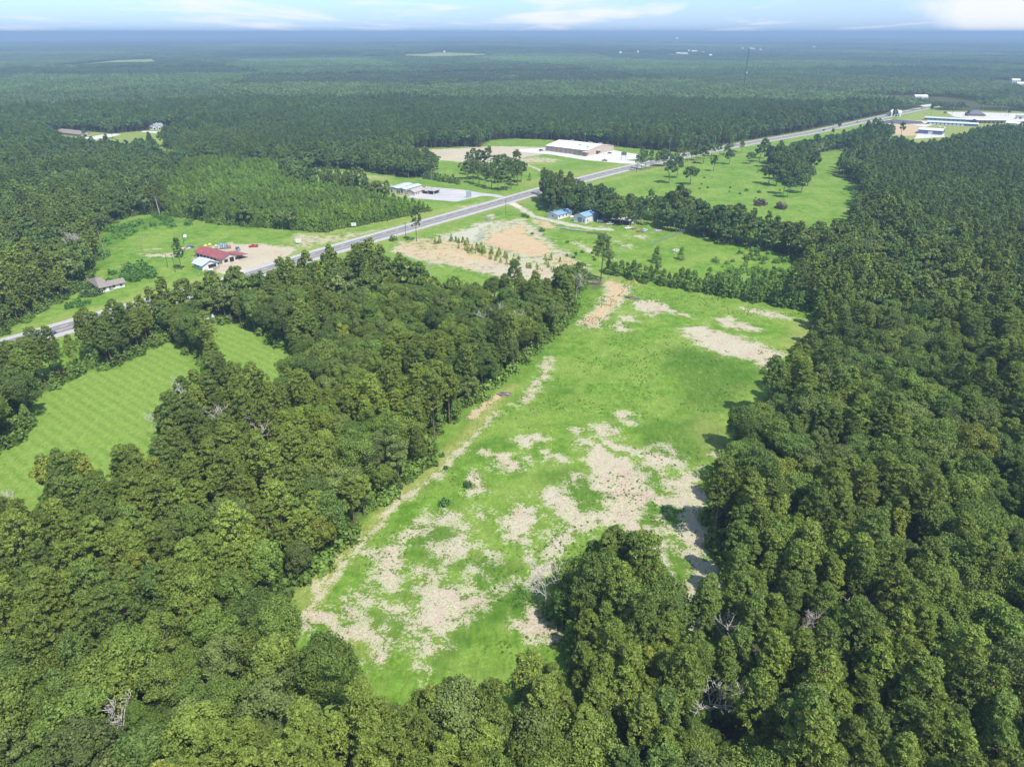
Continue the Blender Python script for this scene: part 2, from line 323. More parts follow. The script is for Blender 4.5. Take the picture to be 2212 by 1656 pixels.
# ---------------------------------------------------------------- object helpers
def tag(o, label=None, cat=None, group=None, kind=None):
    if label: o['label'] = label
    if cat: o['category'] = cat
    if group: o['group'] = group
    if kind: o['kind'] = kind
    return o
def link(name, me, parent=None, loc=None, mats=()):
    o = bpy.data.objects.new(name, me); COL.objects.link(o)
    if parent: o.parent = parent
    if loc: o.location = loc
    return o
def thing(name, label, cat, loc=(0, 0, 0), rz=0.0, group=None):
    o = bpy.data.objects.new(name, None); COL.objects.link(o)
    o.location = loc; o.rotation_euler = (0, 0, rz); o.empty_display_size = 1
    return tag(o, label, cat, group)
def mesh_np(name, V, F, mats, midx=None, v=None, smooth=False):
    """V (n,3), F (m,k) all faces of k corners"""
    me = bpy.data.meshes.new(name); V = np.asarray(V, np.float32); F = np.asarray(F, np.int32)
    k = F.shape[1]
    me.vertices.add(len(V)); me.vertices.foreach_set("co", V.ravel())
    me.loops.add(F.size); me.loops.foreach_set("vertex_index", F.ravel())
    me.polygons.add(len(F)); me.polygons.foreach_set("loop_start", np.arange(0, F.size, k, dtype=np.int32))
    if midx is not None: me.polygons.foreach_set("material_index", np.asarray(midx, np.int32))
    if smooth: me.polygons.foreach_set("use_smooth", np.ones(len(F), bool))
    me.update(calc_edges=True)
    for m in mats: me.materials.append(m)
    if v is not None:
        a = me.attributes.new('v', 'FLOAT', 'FACE'); a.data.foreach_set('value', np.asarray(v, np.float32))
    return me
class MB:
    def __init__(s): s.V = []; s.F = []; s.M = []; s.mi = []
    def _m(s, m):
        if m not in s.M: s.M.append(m)
        return s.M.index(m)
    def poly(s, pts, m):
        i = len(s.V); s.V += [tuple(p) for p in pts]; s.F.append(list(range(i, i + len(pts)))); s.mi.append(s._m(m))
    def box(s, x0, x1, y0, y1, z0, z1, m, rz=0, c=(0, 0)):
        i = len(s.V); P = [(x, y, z) for z in (z0, z1) for x, y in ((x0, y0), (x1, y0), (x1, y1), (x0, y1))]
        if rz:
            cs, sn = math.cos(rz), math.sin(rz)
            P = [(c[0] + (x - c[0]) * cs - (y - c[1]) * sn, c[1] + (x - c[0]) * sn + (y - c[1]) * cs, z) for x, y, z in P]
        s.V += P; k = s._m(m)
        for f in ((3, 2, 1, 0), (4, 5, 6, 7), (0, 1, 5, 4), (1, 2, 6, 5), (2, 3, 7, 6), (3, 0, 4, 7)):
            s.F.append([i + a for a in f]); s.mi.append(k)
    def tube(s, p0, p1, r0, r1, m, n=7, caps=True):
        p0 = Vector(p0); p1 = Vector(p1); d = (p1 - p0).normalized(); a = d.orthogonal().normalized(); b = d.cross(a)
        i = len(s.V); k = s._m(m)
        for p, r in ((p0, r0), (p1, r1)):
            for j in range(n):
                t = 2 * math.pi * j / n; s.V.append(tuple(p + a * (math.cos(t) * r) + b * (math.sin(t) * r)))
        for j in range(n):
            s.F.append([i + j, i + (j + 1) % n, i + n + (j + 1) % n, i + n + j]); s.mi.append(k)
        if caps:
            s.F.append([i + j for j in range(n)][::-1]); s.mi.append(k); s.F.append([i + n + j for j in range(n)]); s.mi.append(k)
    def lathe(s, prof, m, n=16, c=(0, 0, 0)):
        i = len(s.V); k = s._m(m)
        for r, z in prof:
            for j in range(n):
                t = 2 * math.pi * j / n; s.V.append((c[0] + math.cos(t) * r, c[1] + math.sin(t) * r, c[2] + z))
        for q in range(len(prof) - 1):
            for j in range(n):
                s.F.append([i + q * n + j, i + q * n + (j + 1) % n, i + (q + 1) * n + (j + 1) % n, i + (q + 1) * n + j]); s.mi.append(k)
    def me(s, name):
        me = bpy.data.meshes.new(name); me.from_pydata(s.V, [], s.F)
        for m in s.M: me.materials.append(m)
        me.polygons.foreach_set("material_index", s.mi); me.update(); return me
    def build(s, name, parent=None, loc=None): return link(name, s.me(name), parent, loc)
def copy_tree(o, parent=None):
    c = o.copy(); COL.objects.link(c)
    if parent: c.parent = parent
    for ch in list(o.children): copy_tree(ch, c)
    return c

# ---------------------------------------------------------------- the ground sheet
def build_ground():
    az = np.concatenate([np.linspace(-math.pi, -0.86, 40)[:-1], np.linspace(-0.86, 0.86, 700), np.linspace(0.86, math.pi, 40)[1:]])
    r = [0.0, 25.0]
    while r[-1] < 60: r.append(r[-1] + 1.2)
    while r[-1] < 1500: r.append(r[-1] * 1.0036)
    while r[-1] < 26500: r.append(r[-1] * 1.015)
    r = np.array(r)
    A, R = np.meshgrid(az, r); X = R * np.sin(A); Y = R * np.cos(A)
    x = X.ravel(); y = Y.ravel(); z = terrain(x, y)
    nr, na = A.shape
    i = np.arange(nr - 1)[:, None] * na + np.arange(na - 1)[None, :]
    F = np.stack([i, i + na, i + na + 1, i + 1], -1).reshape(-1, 4)[:, ::-1]
    me = mesh_np('ground', np.stack([x, y, z], 1), F, [LAND], smooth=True)
    # domain warp for every outline
    w = 5.0
    wx = x + (fbm(x / 9, y / 9, 1) - .5) * w * 1.6 + (fbm(x / 2.2, y / 2.2, 3, 3) - .5) * 2.6
    wy = y + (fbm(x / 9, y / 9, 2) - .5) * w * 1.6 + (fbm(x / 2.2, y / 2.2, 4, 3) - .5) * 2.6
    n = len(x); sand = np.zeros(n); clay = np.zeros(n); lush = np.zeros(n); mown = np.zeros(n); dry = np.zeros(n); speck = np.zeros(n); grav = np.zeros(n)
    SOFT = 5.0
    def paint(arr, pts, soft=1.5, val=1.0, world=False, warp=True):
        P = np.array(pts) if world else GP(pts)
        lo = P.min(0) - 12; hi = P.max(0) + 12
        idx = np.nonzero((x > lo[0]) & (x < hi[0]) & (y > lo[1]) & (y < hi[1]))[0]
        if not len(idx): return
        ax, ay = (wx[idx], wy[idx]) if warp else (x[idx], y[idx])
        s = sdf(ax, ay, P)
        arr[idx] = np.maximum(arr[idx], val * np.clip(.5 + s / (2 * SOFT), 0, 1)) if (arr is sand or arr is clay or arr is grav) else np.maximum(arr[idx], val * sstep(-soft, soft, s))
    def line(arr, pts, wd, soft=1.0, val=1.0):
        P = GP(pts); lo = P.min(0) - 12; hi = P.max(0) + 12
        idx = np.nonzero((x > lo[0]) & (x < hi[0]) & (y > lo[1]) & (y < hi[1]))[0]
        if not len(idx): return
        d = dist_lines(wx[idx] * .5 + x[idx] * .5, wy[idx] * .5 + y[idx] * .5, P)
        arr[idx] = np.maximum(arr[idx], val * np.clip(.62 + (wd / 2 - d) / 4, 0, 1)) if (arr is sand or arr is clay or arr is grav) else np.maximum(arr[idx], val * sstep(wd / 2 + soft, wd / 2 - soft, d))
    # forest floor
    opn = np.full(n, -1e9)
    near = np.hypot(x, y) < 4500
    ox = x + (fbm(x / 14, y / 14, 8) - .5) * 6; oy = y + (fbm(x / 14, y / 14, 9) - .5) * 6
    for k, P in OPEN.items():
        lo = P.min(0) - 12; hi = P.max(0) + 12
        idx = np.nonzero((x > lo[0]) & (x < hi[0]) & (y > lo[1]) & (y < hi[1]))[0]
        if len(idx): opn[idx] = np.maximum(opn[idx], sdf(ox[idx], oy[idx], P))
    litter = sstep(-.5, -6, opn)
    litter = np.where(np.hypot(x, y) > 15000, 1, litter)
    # far field: shade the open ground of the homes and pastures drier
    for k in ('pastureA', 'pastureB', 'pastureC', 'gapE', 'cutG'): paint(dry, OPEN[k], 10, .9, True, False)
    for k in ('lotD', 'gapF'): paint(sand, OPEN[k], 4, 1, True, False)
    paint(mown, OPEN['lawn'], 2, 1, True); paint(mown, OPEN['strip'], 2, 1, True)
    paint(dry, OPEN['homes'], 3, .6, True)
    # main field, upper part
    for P in ([(1480,840),(1600,820),(1750,870),(1850,900),(1950,920),(2050,960),(2130,985),(2040,1040),(2000,1110),(1940,1070),(1850,1030),(1700,990),(1600,950),(1520,890)],
              [(1680,780),(1780,760),(1800,790),(1960,840),(1940,860),(1850,850),(1740,815)], [(1840,700),(1950,712),(2050,735),(2165,775),(2080,778),(1950,745)],
              [(1040,820),(1080,800),(1130,830),(1110,855),(1050,848)], [(1190,665),(1300,660),(1390,700),(1520,765),(1400,735),(1290,735),(1200,715)], [(1060,760),(1130,750),(1180,790),(1110,790)],
              [(1210,740),(1290,735),(1280,755)]):
        paint(sand, A8(P), 1.6)
    for P in ([(830,800),(930,690),(1000,610),(950,545),(1040,548),(1130,590),(1150,620),(1060,690),(1010,740),(960,780),(930,828),(850,820)],
              [(440,1300),(530,1180),(600,1060),(630,1025),(625,1110),(560,1200),(500,1300),(430,1330)]):
        paint(clay, A8(P), 1.2, .75); paint(sand, A8(P), 1.2)
    line(clay, A8([(120,1400),(200,1340),(290,1265)]), 3.0, 1, .8)
    # F: works
    paint(grav, A8([(-60,260),(0,235),(130,190),(250,150),(275,175),(180,240),(170,285),(60,290),(0,275),(-60,300)]), 1.5, .9)
    paint(sand, A8([(-130,250),(130,185),(280,150),(480,130),(540,180),(700,320),(800,390),(900,440),(880,475),(700,520),(560,500),(300,430),(0,365),(-130,360)]), 2, .60)
    paint(sand, [(840,545),(900,562),(1000,582),(1100,602),(1200,614),(1235,600),(1160,575),(1000,545),(860,522)], 2, .72); paint(clay, [(840,545),(900,562),(1000,582),(1060,590),(1000,545),(860,522)], 2, .5)
    paint(clay, A8([(180,290),(260,235),(380,200),(480,150),(500,250),(560,260),(660,340),(600,380),(500,380),(380,350),(260,320)]), 2, .85)
    paint(sand, A8([(-130,330),(0,330),(150,375),(380,415),(560,438),(720,470),(670,525),(540,495),(400,475),(250,425),(0,375),(-130,350)]), 2)
    paint(clay, A8([(560,380),(780,370),(800,400),(880,430),(760,450),(620,420)]), 2, .6)
    paint(clay, [(845,528),(905,512),(1000,520),(1080,545),(1110,575),(1000,565),(920,548),(850,545)], 2.5, .55)
    line(grav, A8([(370,25),(420,55),(480,95),(530,125),(640,152),(760,180),(900,202),(1010,208)]), 5.0, 1.2)
    paint(clay, A8([(500,130),(640,160),(690,205),(600,205),(520,170)]), 2, .7)
    paint(clay, A8([(860,185),(1020,190),(1010,215),(900,215)]), 1.5, .5)
    for P in ([(1030,285),(1070,280),(1075,300),(1040,302)],[(1065,310),(1150,305),(1160,330),(1090,328)],[(1130,250),(1250,245),(1255,268),(1150,262)],[(760,290),(800,280),(920,340),(900,365),(840,350)],[(1010,375),(1060,380),(1050,410)]):
        paint(sand, A8(P), 1.5, .72)
    paint(dry, A8([(880,480),(1000,490),(1200,520),(1250,560),(1100,600),(980,540),(880,520)]), 3, .7)
    paint(sand, A8([(205,120),(290,100),(300,130),(240,150)]), 1.5, .7)
    # main field, lower-left part
    for P in ([(0,1310),(100,1200),(250,1190),(320,1250),(330,1310),(500,1340),(650,1340),(800,1400),(560,1420),(450,1450),(360,1430),(300,1350),(200,1340),(60,1340)],
              [(550,820),(640,810),(680,790),(800,830),(790,880),(790,990),(760,1070),(680,1040),(620,1010),(600,900)], [(880,620),(980,570),(1060,520),(1160,530),(1160,590),(1060,600),(920,640),(910,690),(700,750),(740,710),(870,670)],
              [(990,760),(1140,740),(1170,620),(1220,620),(1200,740),(1280,770),(1180,830),(1090,850)],
              [(920,910),(1030,930),(1040,1000),(970,1020),(1100,1050),(1250,1080),(1350,1060),(1240,1170),(1180,1270),(1060,1370),(850,1350),(880,1250),(870,1190),(960,1130),(930,1060),(950,970)],
              [(850,1400),(1080,1415),(1080,1450),(940,1480),(860,1440)], [(550,1560),(600,1460),(690,1455),(680,1500),(640,1600),(600,1610)], [(1450,600),(1560,480),(1660,530),(1700,640),(1600,700),(1540,740),(1480,680)],
              [(1750,420),(1920,400),(1930,500),(2070,570),(2070,640),(2000,700),(1780,860),(1720,840),(1760,740),(1800,690),(1940,640),(1900,600),(1830,590)], [(1610,790),(1660,770),(1670,830),(1640,890)],
              [(1620,960),(1700,890),(1790,900),(1800,940),(1700,1000),(1670,1080),(1610,1080)], [(1500,1310),(1620,1190),(1760,1280),(1880,1330),(1880,1400),(1600,1410)], [(1320,150),(1470,180),(1590,280),(1500,300),(1430,230),(1380,190)],
              [(1530,60),(1720,30),(1760,60),(1640,130)], [(1230,320),(1300,280),(1340,380),(1250,410)], [(1200,930),(1260,925),(1255,965)], [(1180,990),(1240,1000),(1235,1040),(1190,1035)], [(1420,1080),(1480,1030),(1530,1020),(1520,1050)],
              [(640,1150),(760,1150),(830,1220),(720,1220)], [(400,1130),(470,1200),(500,1290),(350,1240)], [(1300,850),(1350,850),(1330,900)], [(1330,530),(1380,540),(1370,575),(1330,570)], [(920,1600),(980,1590),(990,1620),(930,1625)],
              [(520,1120),(620,1040),(650,1050),(560,1170)],[(870,680),(910,690),(860,720),(800,760),(740,770)]):
        paint(sand, A3(P), 1.3)
    line(sand, A3([(30,1290),(150,1150),(300,1000),(450,850),(560,690),(800,470),(960,350),(1130,190),(1300,0),(1420,-130)]), 1.7, 1.6, .66)
    line(dry, A3([(200,1060),(420,790),(560,660),(760,460),(960,280),(1300,-60),(1500,-300)]), 4.5, 2, .9)
    line(sand, A3([(180,1060),(350,850),(560,670)]), 1.5, 1.3, .6)
    line(sand, A3([(960,1120),(1160,1180),(1250,1130)]), 1.5, 1.0, 1)
    # lower-right part
    for P in ([(500,230),(640,270),(780,340),(850,370),(960,430),(1000,520),(1120,620),(1180,640),(1130,700),(1000,660),(940,700),(960,800),(1060,880),(1080,1000),(1050,1080),(960,1030),(870,920),(750,860),(640,840),(550,880),(310,930),(300,900),(450,860),(520,800),(450,760),(480,720),(600,760),(650,730),(740,720),(700,660),(590,580),(640,500),(570,380),(600,340)],
              [(930,320),(1040,305),(1250,360),(1250,390),(1100,430),(1180,500),(1380,430),(1370,590),(1200,620),(1150,520),(940,380)],
              [(1100,780),(1200,870),(1250,980),(1350,1090),(1500,1120),(1620,1220),(1600,1300),(1560,1420),(1300,1420),(1250,1350),(1350,1160),(1230,1030),(1180,930),(1110,870)],
              [(1120,640),(1380,600),(1480,800),(1560,1050),(1350,1090),(1230,900),(1200,760)], [(250,600),(340,580),(440,600),(430,690),(340,780),(290,740)], [(0,720),(60,680),(160,740),(200,840),(60,930),(0,940)],
              [(590,100),(720,100),(760,170),(700,180)], [(770,60),(830,0),(880,20),(870,100)], [(660,220),(720,220),(850,260),(930,300),(900,330),(770,290)], [(460,125),(550,130),(540,155),(470,150)], [(220,320),(290,320),(340,375),(260,375)],
              [(90,350),(130,345),(120,380)], [(470,490),(520,500),(500,540)], [(1480,300),(1540,295),(1500,330)], [(0,420),(60,440),(60,480),(0,470)], [(1130,270),(1180,300),(1140,310)]):
        paint(sand, A4(P), 1.2)
    paint(sand, A4([(1215,1380),(1262,1375),(1290,1480),(1330,1640),(1290,1640),(1240,1480)]), .8)
    paint(grav, A4([(1215,1380),(1262,1375),(1290,1480),(1330,1640),(1290,1640),(1240,1480)]), .8, .5)
    line(grav, A4([(860,290),(930,310),(940,350)]), 1.6, .8, .8); line(grav, A4([(1060,1000),(1150,1200),(1230,1330),(1240,1380)]), 1.0, .8, .8)
    # speckled thin grass
    paint(speck, [(1080,1050),(1120,930),(1190,800),(1240,790),(1230,900),(1290,960),(1200,1040),(1330,1140),(1200,1180),(1120,1100)], 10, .9)
    paint(speck, [(640,1330),(760,1180),(900,1060),(1040,960),(1100,1000),(1080,1150),(1180,1250),(1120,1350),(980,1420),(760,1420)], 10, .72)
    paint(speck, [(1330,960),(1500,1000),(1540,1100),(1560,1300),(1470,1300),(1400,1150)], 8, .85)
    paint(speck, A8([(1000,640),(1500,700),(1700,800),(2150,860),(2100,1000),(1700,960),(1450,830),(1100,800)]), 8, .6)
    paint(speck, A8([(-100,230),(500,140),(900,330),(1200,520),(700,470),(0,360)]), 8, .75)
    # lush weeds
    for P, v in (([(1370,960),(1500,970),(1700,1000),(1900,1080),(1960,1140),(1880,1230),(1780,1340),(1480,1350),(1470,1150),(1360,1090)], .95), ([(620,1180),(760,1170),(800,1240),(650,1300)], .7)):
        paint(lush, A8(P), 7, v)
    for P, v in (([(920,640),(1140,620),(1150,740),(1000,760),(960,800),(1060,870),(1200,880),(1500,850),(1520,960),(1380,1040),(1280,1010),(1200,900),(1000,900),(840,790),(850,720)], .9), ([(1250,1100),(1500,1080),(1600,1000),(1620,1200),(1400,1300),(1100,1560),(1000,1560),(1200,1300)], .8),
                 ([(540,1210),(860,1250),(870,1350),(700,1340),(560,1260)], .8), ([(1180,160),(1500,120),(1500,60),(1250,100)], .6), ([(780,1080),(920,1060),(930,1130),(800,1150)], .7)):
        paint(lush, A3(P), 3, v)
    for P, v in (([(250,420),(600,480),(640,620),(640,760),(480,700),(430,580),(200,520)], .8), ([(950,690),(1080,680),(1200,760),(1210,860),(1090,880),(960,780)], .8), ([(1080,950),(1200,960),(1300,1100),(1280,1240),(1160,1200),(1080,1060)], .7), ([(900,100),(1400,30),(1600,150),(1560,320),(1300,380),(1000,300)], .75),
                 ([(900,450),(1000,430),(1180,560),(1170,600),(1000,530)], .7)):
        paint(lush, A4(P), 3, v)
    line(lush, [(1265,622),(1200,735),(1060,855),(950,1000),(850,1085)], 7, 4, .45)
    paint(dry, [(1720,690),(1760,690),(1765,790),(1700,770)], 6, .8); paint(dry, A4([(1300,60),(1560,0),(1650,200),(1560,330),(1400,420)]), 6, .5); paint(dry, A4([(880,1080),(1040,1160),(1180,1400),(1150,1640),(1000,1640),(980,1240)]), 2, .8)
    paint(dry, [(620,1290),(700,1180),(760,1130),(720,1240),(660,1330)], 2, .6); paint(dry, A3([(240,1450),(500,1440),(560,1540),(300,1560)]), 3, .9)
    # village
    paint(clay, [(445,535),(500,525),(560,528),(600,528),(640,540),(600,560),(585,580),(560,590),(530,592),(515,602),(480,590),(430,562),(425,545)], 2.5, .38)
    paint(sand, [(445,535),(500,525),(560,528),(620,532),(640,542),(600,560),(585,580),(560,590),(530,592),(515,602),(480,590),(430,562),(425,545)], 2.5, 1)
    for P in ([(350,622-4-66),(382,619-68),(375,560)],): pass
    paint(sand, [(348,621-2),(345,620),(390,617),(392,621),(360,625)], 1.0, .0)
    paint(sand, [(310,548),(345,545),(392,546),(388,553),(330,556)], 1.0, .75)
    line(sand, [(318,600),(360,590)], 1, .6, .0)
    line(sand, [(305,540),(345,537)], .8, .6, .8)
    paint(clay, [(640,500),(700,510),(760,500),(830,490),(800,505),(740,518),(690,530),(640,540),(630,520)], 3, .45); paint(sand, [(640,500),(700,510),(760,500),(800,505),(740,518),(690,530),(640,540),(630,520)], 3, .55)
    line(dry, [(0,742),(190,676),(330,630),(470,590),(640,545),(760,512),(1000,446)], 7, 4, .8)
    paint(lush, [(205,520),(240,487),(340,466),(420,478),(330,490),(270,505),(240,540),(230,580),(215,580)], 5, .8); paint(lush, [(170,640),(230,610),(250,585),(330,575),(335,590),(290,600),(240,620)], 4, .8)
    paint(dry, [(320,620),(420,600),(470,600),(440,640),(380,650)], 5, .5)
    # north side
    paint(sand, [(868,336),(905,324),(1000,320),(1060,316),(1190,318),(1250,322),(1190,330),(1110,345),(1050,352),(1000,350),(930,345),(900,352)], 4, .95)
    paint(clay, [(868,336),(905,324),(960,322),(930,335),(900,345)], 4, .6); paint(dry, [(1050,350),(1120,345),(1200,345),(1180,355),(1080,358)], 4, .9)
    paint(sand, [(1110,344),(1160,338),(1220,345),(1200,352),(1130,350)], 4, .55); paint(dry, [(690,368),(840,382),(860,395),(760,380)], 4, .9); paint(sand, [(690,370),(720,368),(850,385),(800,384)], 3, .5)
    paint(sand, [(805,396),(840,396),(850,402),(810,402)], 3, .9); paint(clay, [(845,417),(905,425),(900,430),(850,424)], 2, .7)
    line(sand, [(1130,352),(1175,372)], 3, 1.5, .8)
    line(dry, [(620,520),(800,480),(985,452)], 9, 5, .9)
    paint(dry, [(1100,395),(1160,385),(1350,352),(1400,345),(1420,352),(1180,405)], 5, .6); line(dry, [(1110,440),(1300,392),(1500,345)], 7, 5, .8)
    paint(clay, [(992,446),(1030,440),(1090,425),(1092,428),(1040,442),(1000,452)], 1.5, .7)
    # yards
    paint(dry, OPEN['yards'], 5, .8, True, False)
    paint(clay, [(1912,266),(1950,262),(1985,268),(1992,292),(1950,294),(1920,286)], 3, .8); paint(sand, [(1912,266),(1950,262),(1985,268),(1992,292),(1950,294),(1920,286)], 3, 1)
    d = dist_lines(x, y, ROAD[::6]); near = np.hypot(x, y) < 1600
    verge = sstep(22, 10, d) * near
    litter = litter * (1 - sstep(17, 12, d) * near); dry = np.maximum(dry, verge * .45)
    paint(litter, [(1300,604),(1260,600),(1270,625),(1300,620)], 2, .7)
    for nm, ch in (('maska', (sand, clay, lush, litter)), ('maskb', (mown, dry, speck, grav))):
        a = me.attributes.new(nm, 'FLOAT_COLOR', 'POINT')
        a.data.foreach_set('color', np.clip(np.stack(ch, 1), 0, 1).astype(np.float32).ravel())
    o = link('ground', me); tag(o, kind='structure'); return o
build_ground()

# ---------------------------------------------------------------- road and paved sheets
def strip_mesh(name, off0, off1, z, m, i0=0, i1=None, dash=None, kind='structure', parent=None):
    P = ROAD[i0:i1]; Nn = ROAD_N[i0:i1]; V = []; F = []
    def ring(p, n): V.append((*(p + n * off0), z)); V.append((*(p + n * off1), z))
    if dash is None:
        for p, n in zip(P, Nn): ring(p, n)
        F = [(2 * i, 2 * i + 1, 2 * i + 3, 2 * i + 2) for i in range(len(P) - 1)]
    else:
        L = np.r_[0, np.cumsum(np.hypot(*np.diff(P, axis=0).T))]; s = 0
        while s < L[-1] - dash[0]:
            for t in (s, s + dash[0]):
                p = np.array([np.interp(t, L, P[:, i]) for i in (0, 1)]); n = np.array([np.interp(t, L, Nn[:, i]) for i in (0, 1)]); ring(p, n)
            k = len(V) - 4; F.append((k, k + 1, k + 3, k + 2)); s += dash[1]
    V = np.array(V); F = np.array(F)[:, ::-1]
    o = link(name, mesh_np(name, V, F, [m]), parent); tag(o, kind=kind); return o
ASPH = simple('asphalt', (.19, .185, .19), .9, var=.14, scale=.25, stretch=(1, 1, 1)); SHLD = simple('road_shoulder', (.36, .35, .34), .92, var=.12, scale=.3)
PW = simple('paint_white', (.72, .72, .70), .7, var=.12, scale=1); PY = simple('paint_yellow', (.60, .42, .12), .7, var=.15, scale=1)
strip_mesh('road_shoulder', -HALF, HALF, .05, SHLD)
strip_mesh('road', -5.6, 6.0, .058, ASPH)
strip_mesh('road_line_white', -5.55, -5.3, .064, PW); strip_mesh('road_line_white', 5.75, 5.98, .064, PW)
strip_mesh('road_line_yellow', -1.85, -1.6, .064, PY); strip_mesh('road_line_yellow', -1.35, -1.1, .064, PY)
strip_mesh('road_line_dashed', 2.35, 2.62, .064, PW, dash=(3.6, 12))
def sheet(name, pts, z, m, kind='structure'):
    P = GP(pts); mb = MB(); 
    a = 0.5 * sum(P[i][0] * P[(i + 1) % len(P)][1] - P[(i + 1) % len(P)][0] * P[i][1] for i in range(len(P)))
    if a < 0: P = P[::-1]
    mb.poly([(p[0], p[1], z) for p in P], m); o = mb.build(name); tag(o, kind=kind); return o
sheet('pavement', [(1185,320),(1250,337),(1316,322),(1347,329),(1382,334),(1395,338),(1378,343),(1352,346),(1372,349),(1400,351),(1385,355),(1340,353),(1302,349),(1265,346),(1190,334),(1120,328),(1122,322)], .03, M['concrete'])
sheet('pavement', [(880,427),(900,415),(940,405),(1000,410),(1040,417),(1072,420),(1062,424),(1042,423),(1010,430),(985,436),(940,432)], .035, M['slab'])
sheet('path', [(1072,420),(1040,417),(1036,421),(1062,424),(1082,428),(1092,425)], .04, M['slab'])
sheet('path', [(1096,440),(1108,437),(1128,446),(1122,450),(1106,444)], .042, M['gravel'])
sheet('pavement', [(1892,285-20),(1930,253+5),(1990,262),(1998,268),(1940,268)], .03, M['lot'])
sheet('pavement', [(2045,242),(2120,243),(2212,246),(2240,262),(2150,264),(2060,252)], .032, M['concrete'])
sheet('pavement', [(1890,262),(1925,258),(2010,262),(2016,270),(1998,275),(1960,267),(1890,268)], .026, M['gravel'])
sheet('pavement', [(1985,286),(2040,288),(2040,296),(1975,300)], .03, M['concrete'])
sheet('pavement', [(1985,228),(2022,224),(2030,228),(2000,231)], .03, M['concrete'])
sheet('path', [(145,303),(230,290),(250,289),(262,291),(240,296),(160,310),(115,312),(112,308)], .03, M['concrete'])
sheet('path', [(310,283),(340,284),(380,284),(400,278),(402,281),(385,288),(340,288),(305,286)], .03, M['concrete'])
sheet('pavement', [(510,585),(530,583),(560,585),(548,595),(523,601)], .03, M['gravel'])

# ---------------------------------------------------------------- tree prototypes
def unit(a): return a / (np.linalg.norm(a, axis=1, keepdims=True) + 1e-9)
def cards(C, Nn, w, h, r, tilt=.45):
    n = len(C); Nn = unit(Nn + r.normal(0, tilt, (n, 3)))
    t = unit(np.cross(Nn, unit(r.normal(0, 1, (n, 3))))); b = np.cross(Nn, t)
    w = (w * r.uniform(.7, 1.3, n))[:, None] / 2; h = (h * r.uniform(.7, 1.3, n))[:, None] / 2
    bend = Nn * (np.minimum(w, h) * .35)
    V = np.stack([C - t * w - b * h * .5, C + t * w * .6 - b * h - bend, C + t * w + b * h * .5, C - t * w * .5 + b * h - bend], 1).reshape(-1, 3)
    F = np.arange(4 * n).reshape(n, 4)
    return V, F
def ell(n, r): return unit(r.normal(0, 1, (n, 3)))
def tubes(segs, n=6):
    V = []; F = []; k = 0
    for p0, p1, r0, r1 in segs:
        p0 = np.array(p0, float); p1 = np.array(p1, float); d = p1 - p0; d /= np.linalg.norm(d) + 1e-9
        a = np.cross(d, [0, 0, 1.0] if abs(d[2]) < .9 else [1.0, 0, 0]); a /= np.linalg.norm(a); b = np.cross(d, a)
        t = np.arange(n) * 2 * math.pi / n
        ring = np.cos(t)[:, None] * a + np.sin(t)[:, None] * b
        V += [p0 + ring * r0, p1 + ring * r1]
        for j in range(n): F.append((k + j, k + (j + 1) % n, k + n + (j + 1) % n, k + n + j))
        k += 2 * n
    return np.vstack(V), np.array(F)
def bent_trunk(H, r0, r, lean=.03, n=6):
    p = np.zeros(3); segs = []; d = np.array([r.normal(0, lean), r.normal(0, lean), 1.0])
    for i in range(n):
        q = p + d * H / n; segs.append((p, q, r0 * (1 - .8 * i / n) , r0 * (1 - .8 * (i + 1) / n))); p = q
        d = d + np.array([r.normal(0, lean), r.normal(0, lean), 0])
    return segs
def broad(seed, R, H, z0, nb, nc, card, ntr=7):
    r = np.random.default_rng(seed); rz = (H - z0) / 2; cz = z0 + rz
    # lobes on the shell of an uneven dome
    D = ell(nb * 3, r); D = D[D[:, 2] > -.55][:nb]
    lobe = np.stack([D[:, 0] * R * .66, D[:, 1] * R * .66, cz + D[:, 2] * rz * .66], 1)
    lobe *= 1; lobe[:, :2] *= r.uniform(.70, 1.24, (len(D), 1)) * (1 + .16 * np.sin(np.arctan2(D[:, 1], D[:, 0]) * 2 + seed))[:, None]; lobe[:, 2] += r.normal(0, .55, len(D))
    lr = r.uniform(.17, .36, len(D)) * R
    C = []; Nn = []
    for c, q, d in zip(lobe, lr, D):
        e = ell(nc, r); e = unit(e + d * .55 + np.array([0, 0, .25]))
        rad = q * r.uniform(.72, 1.08, (nc, 1)) * np.array([1, 1, .82])
        C.append(c + e * rad); Nn.append(e)
    C = np.vstack(C); Nn = np.vstack(Nn)
    V, F = cards(C, Nn, card, card * .85, r, .62)
    v = r.uniform(.72, 1.22, len(F)) * np.repeat(r.uniform(.86, 1.12, len(D)), nc)
    segs = bent_trunk(z0 + rz * .6, R * .055 + .06, r)
    top = segs[-3][1]
    for k in range(ntr):
        c = lobe[r.integers(len(lobe))]; j = r.integers(2, len(segs)); s = segs[j][0]; m_ = (s + c) / 2 + r.normal(0, .3, 3)
        segs += [(s, m_, .11, .07), (m_, c, .07, .03)]
    return (V, F, v), tubes(segs)
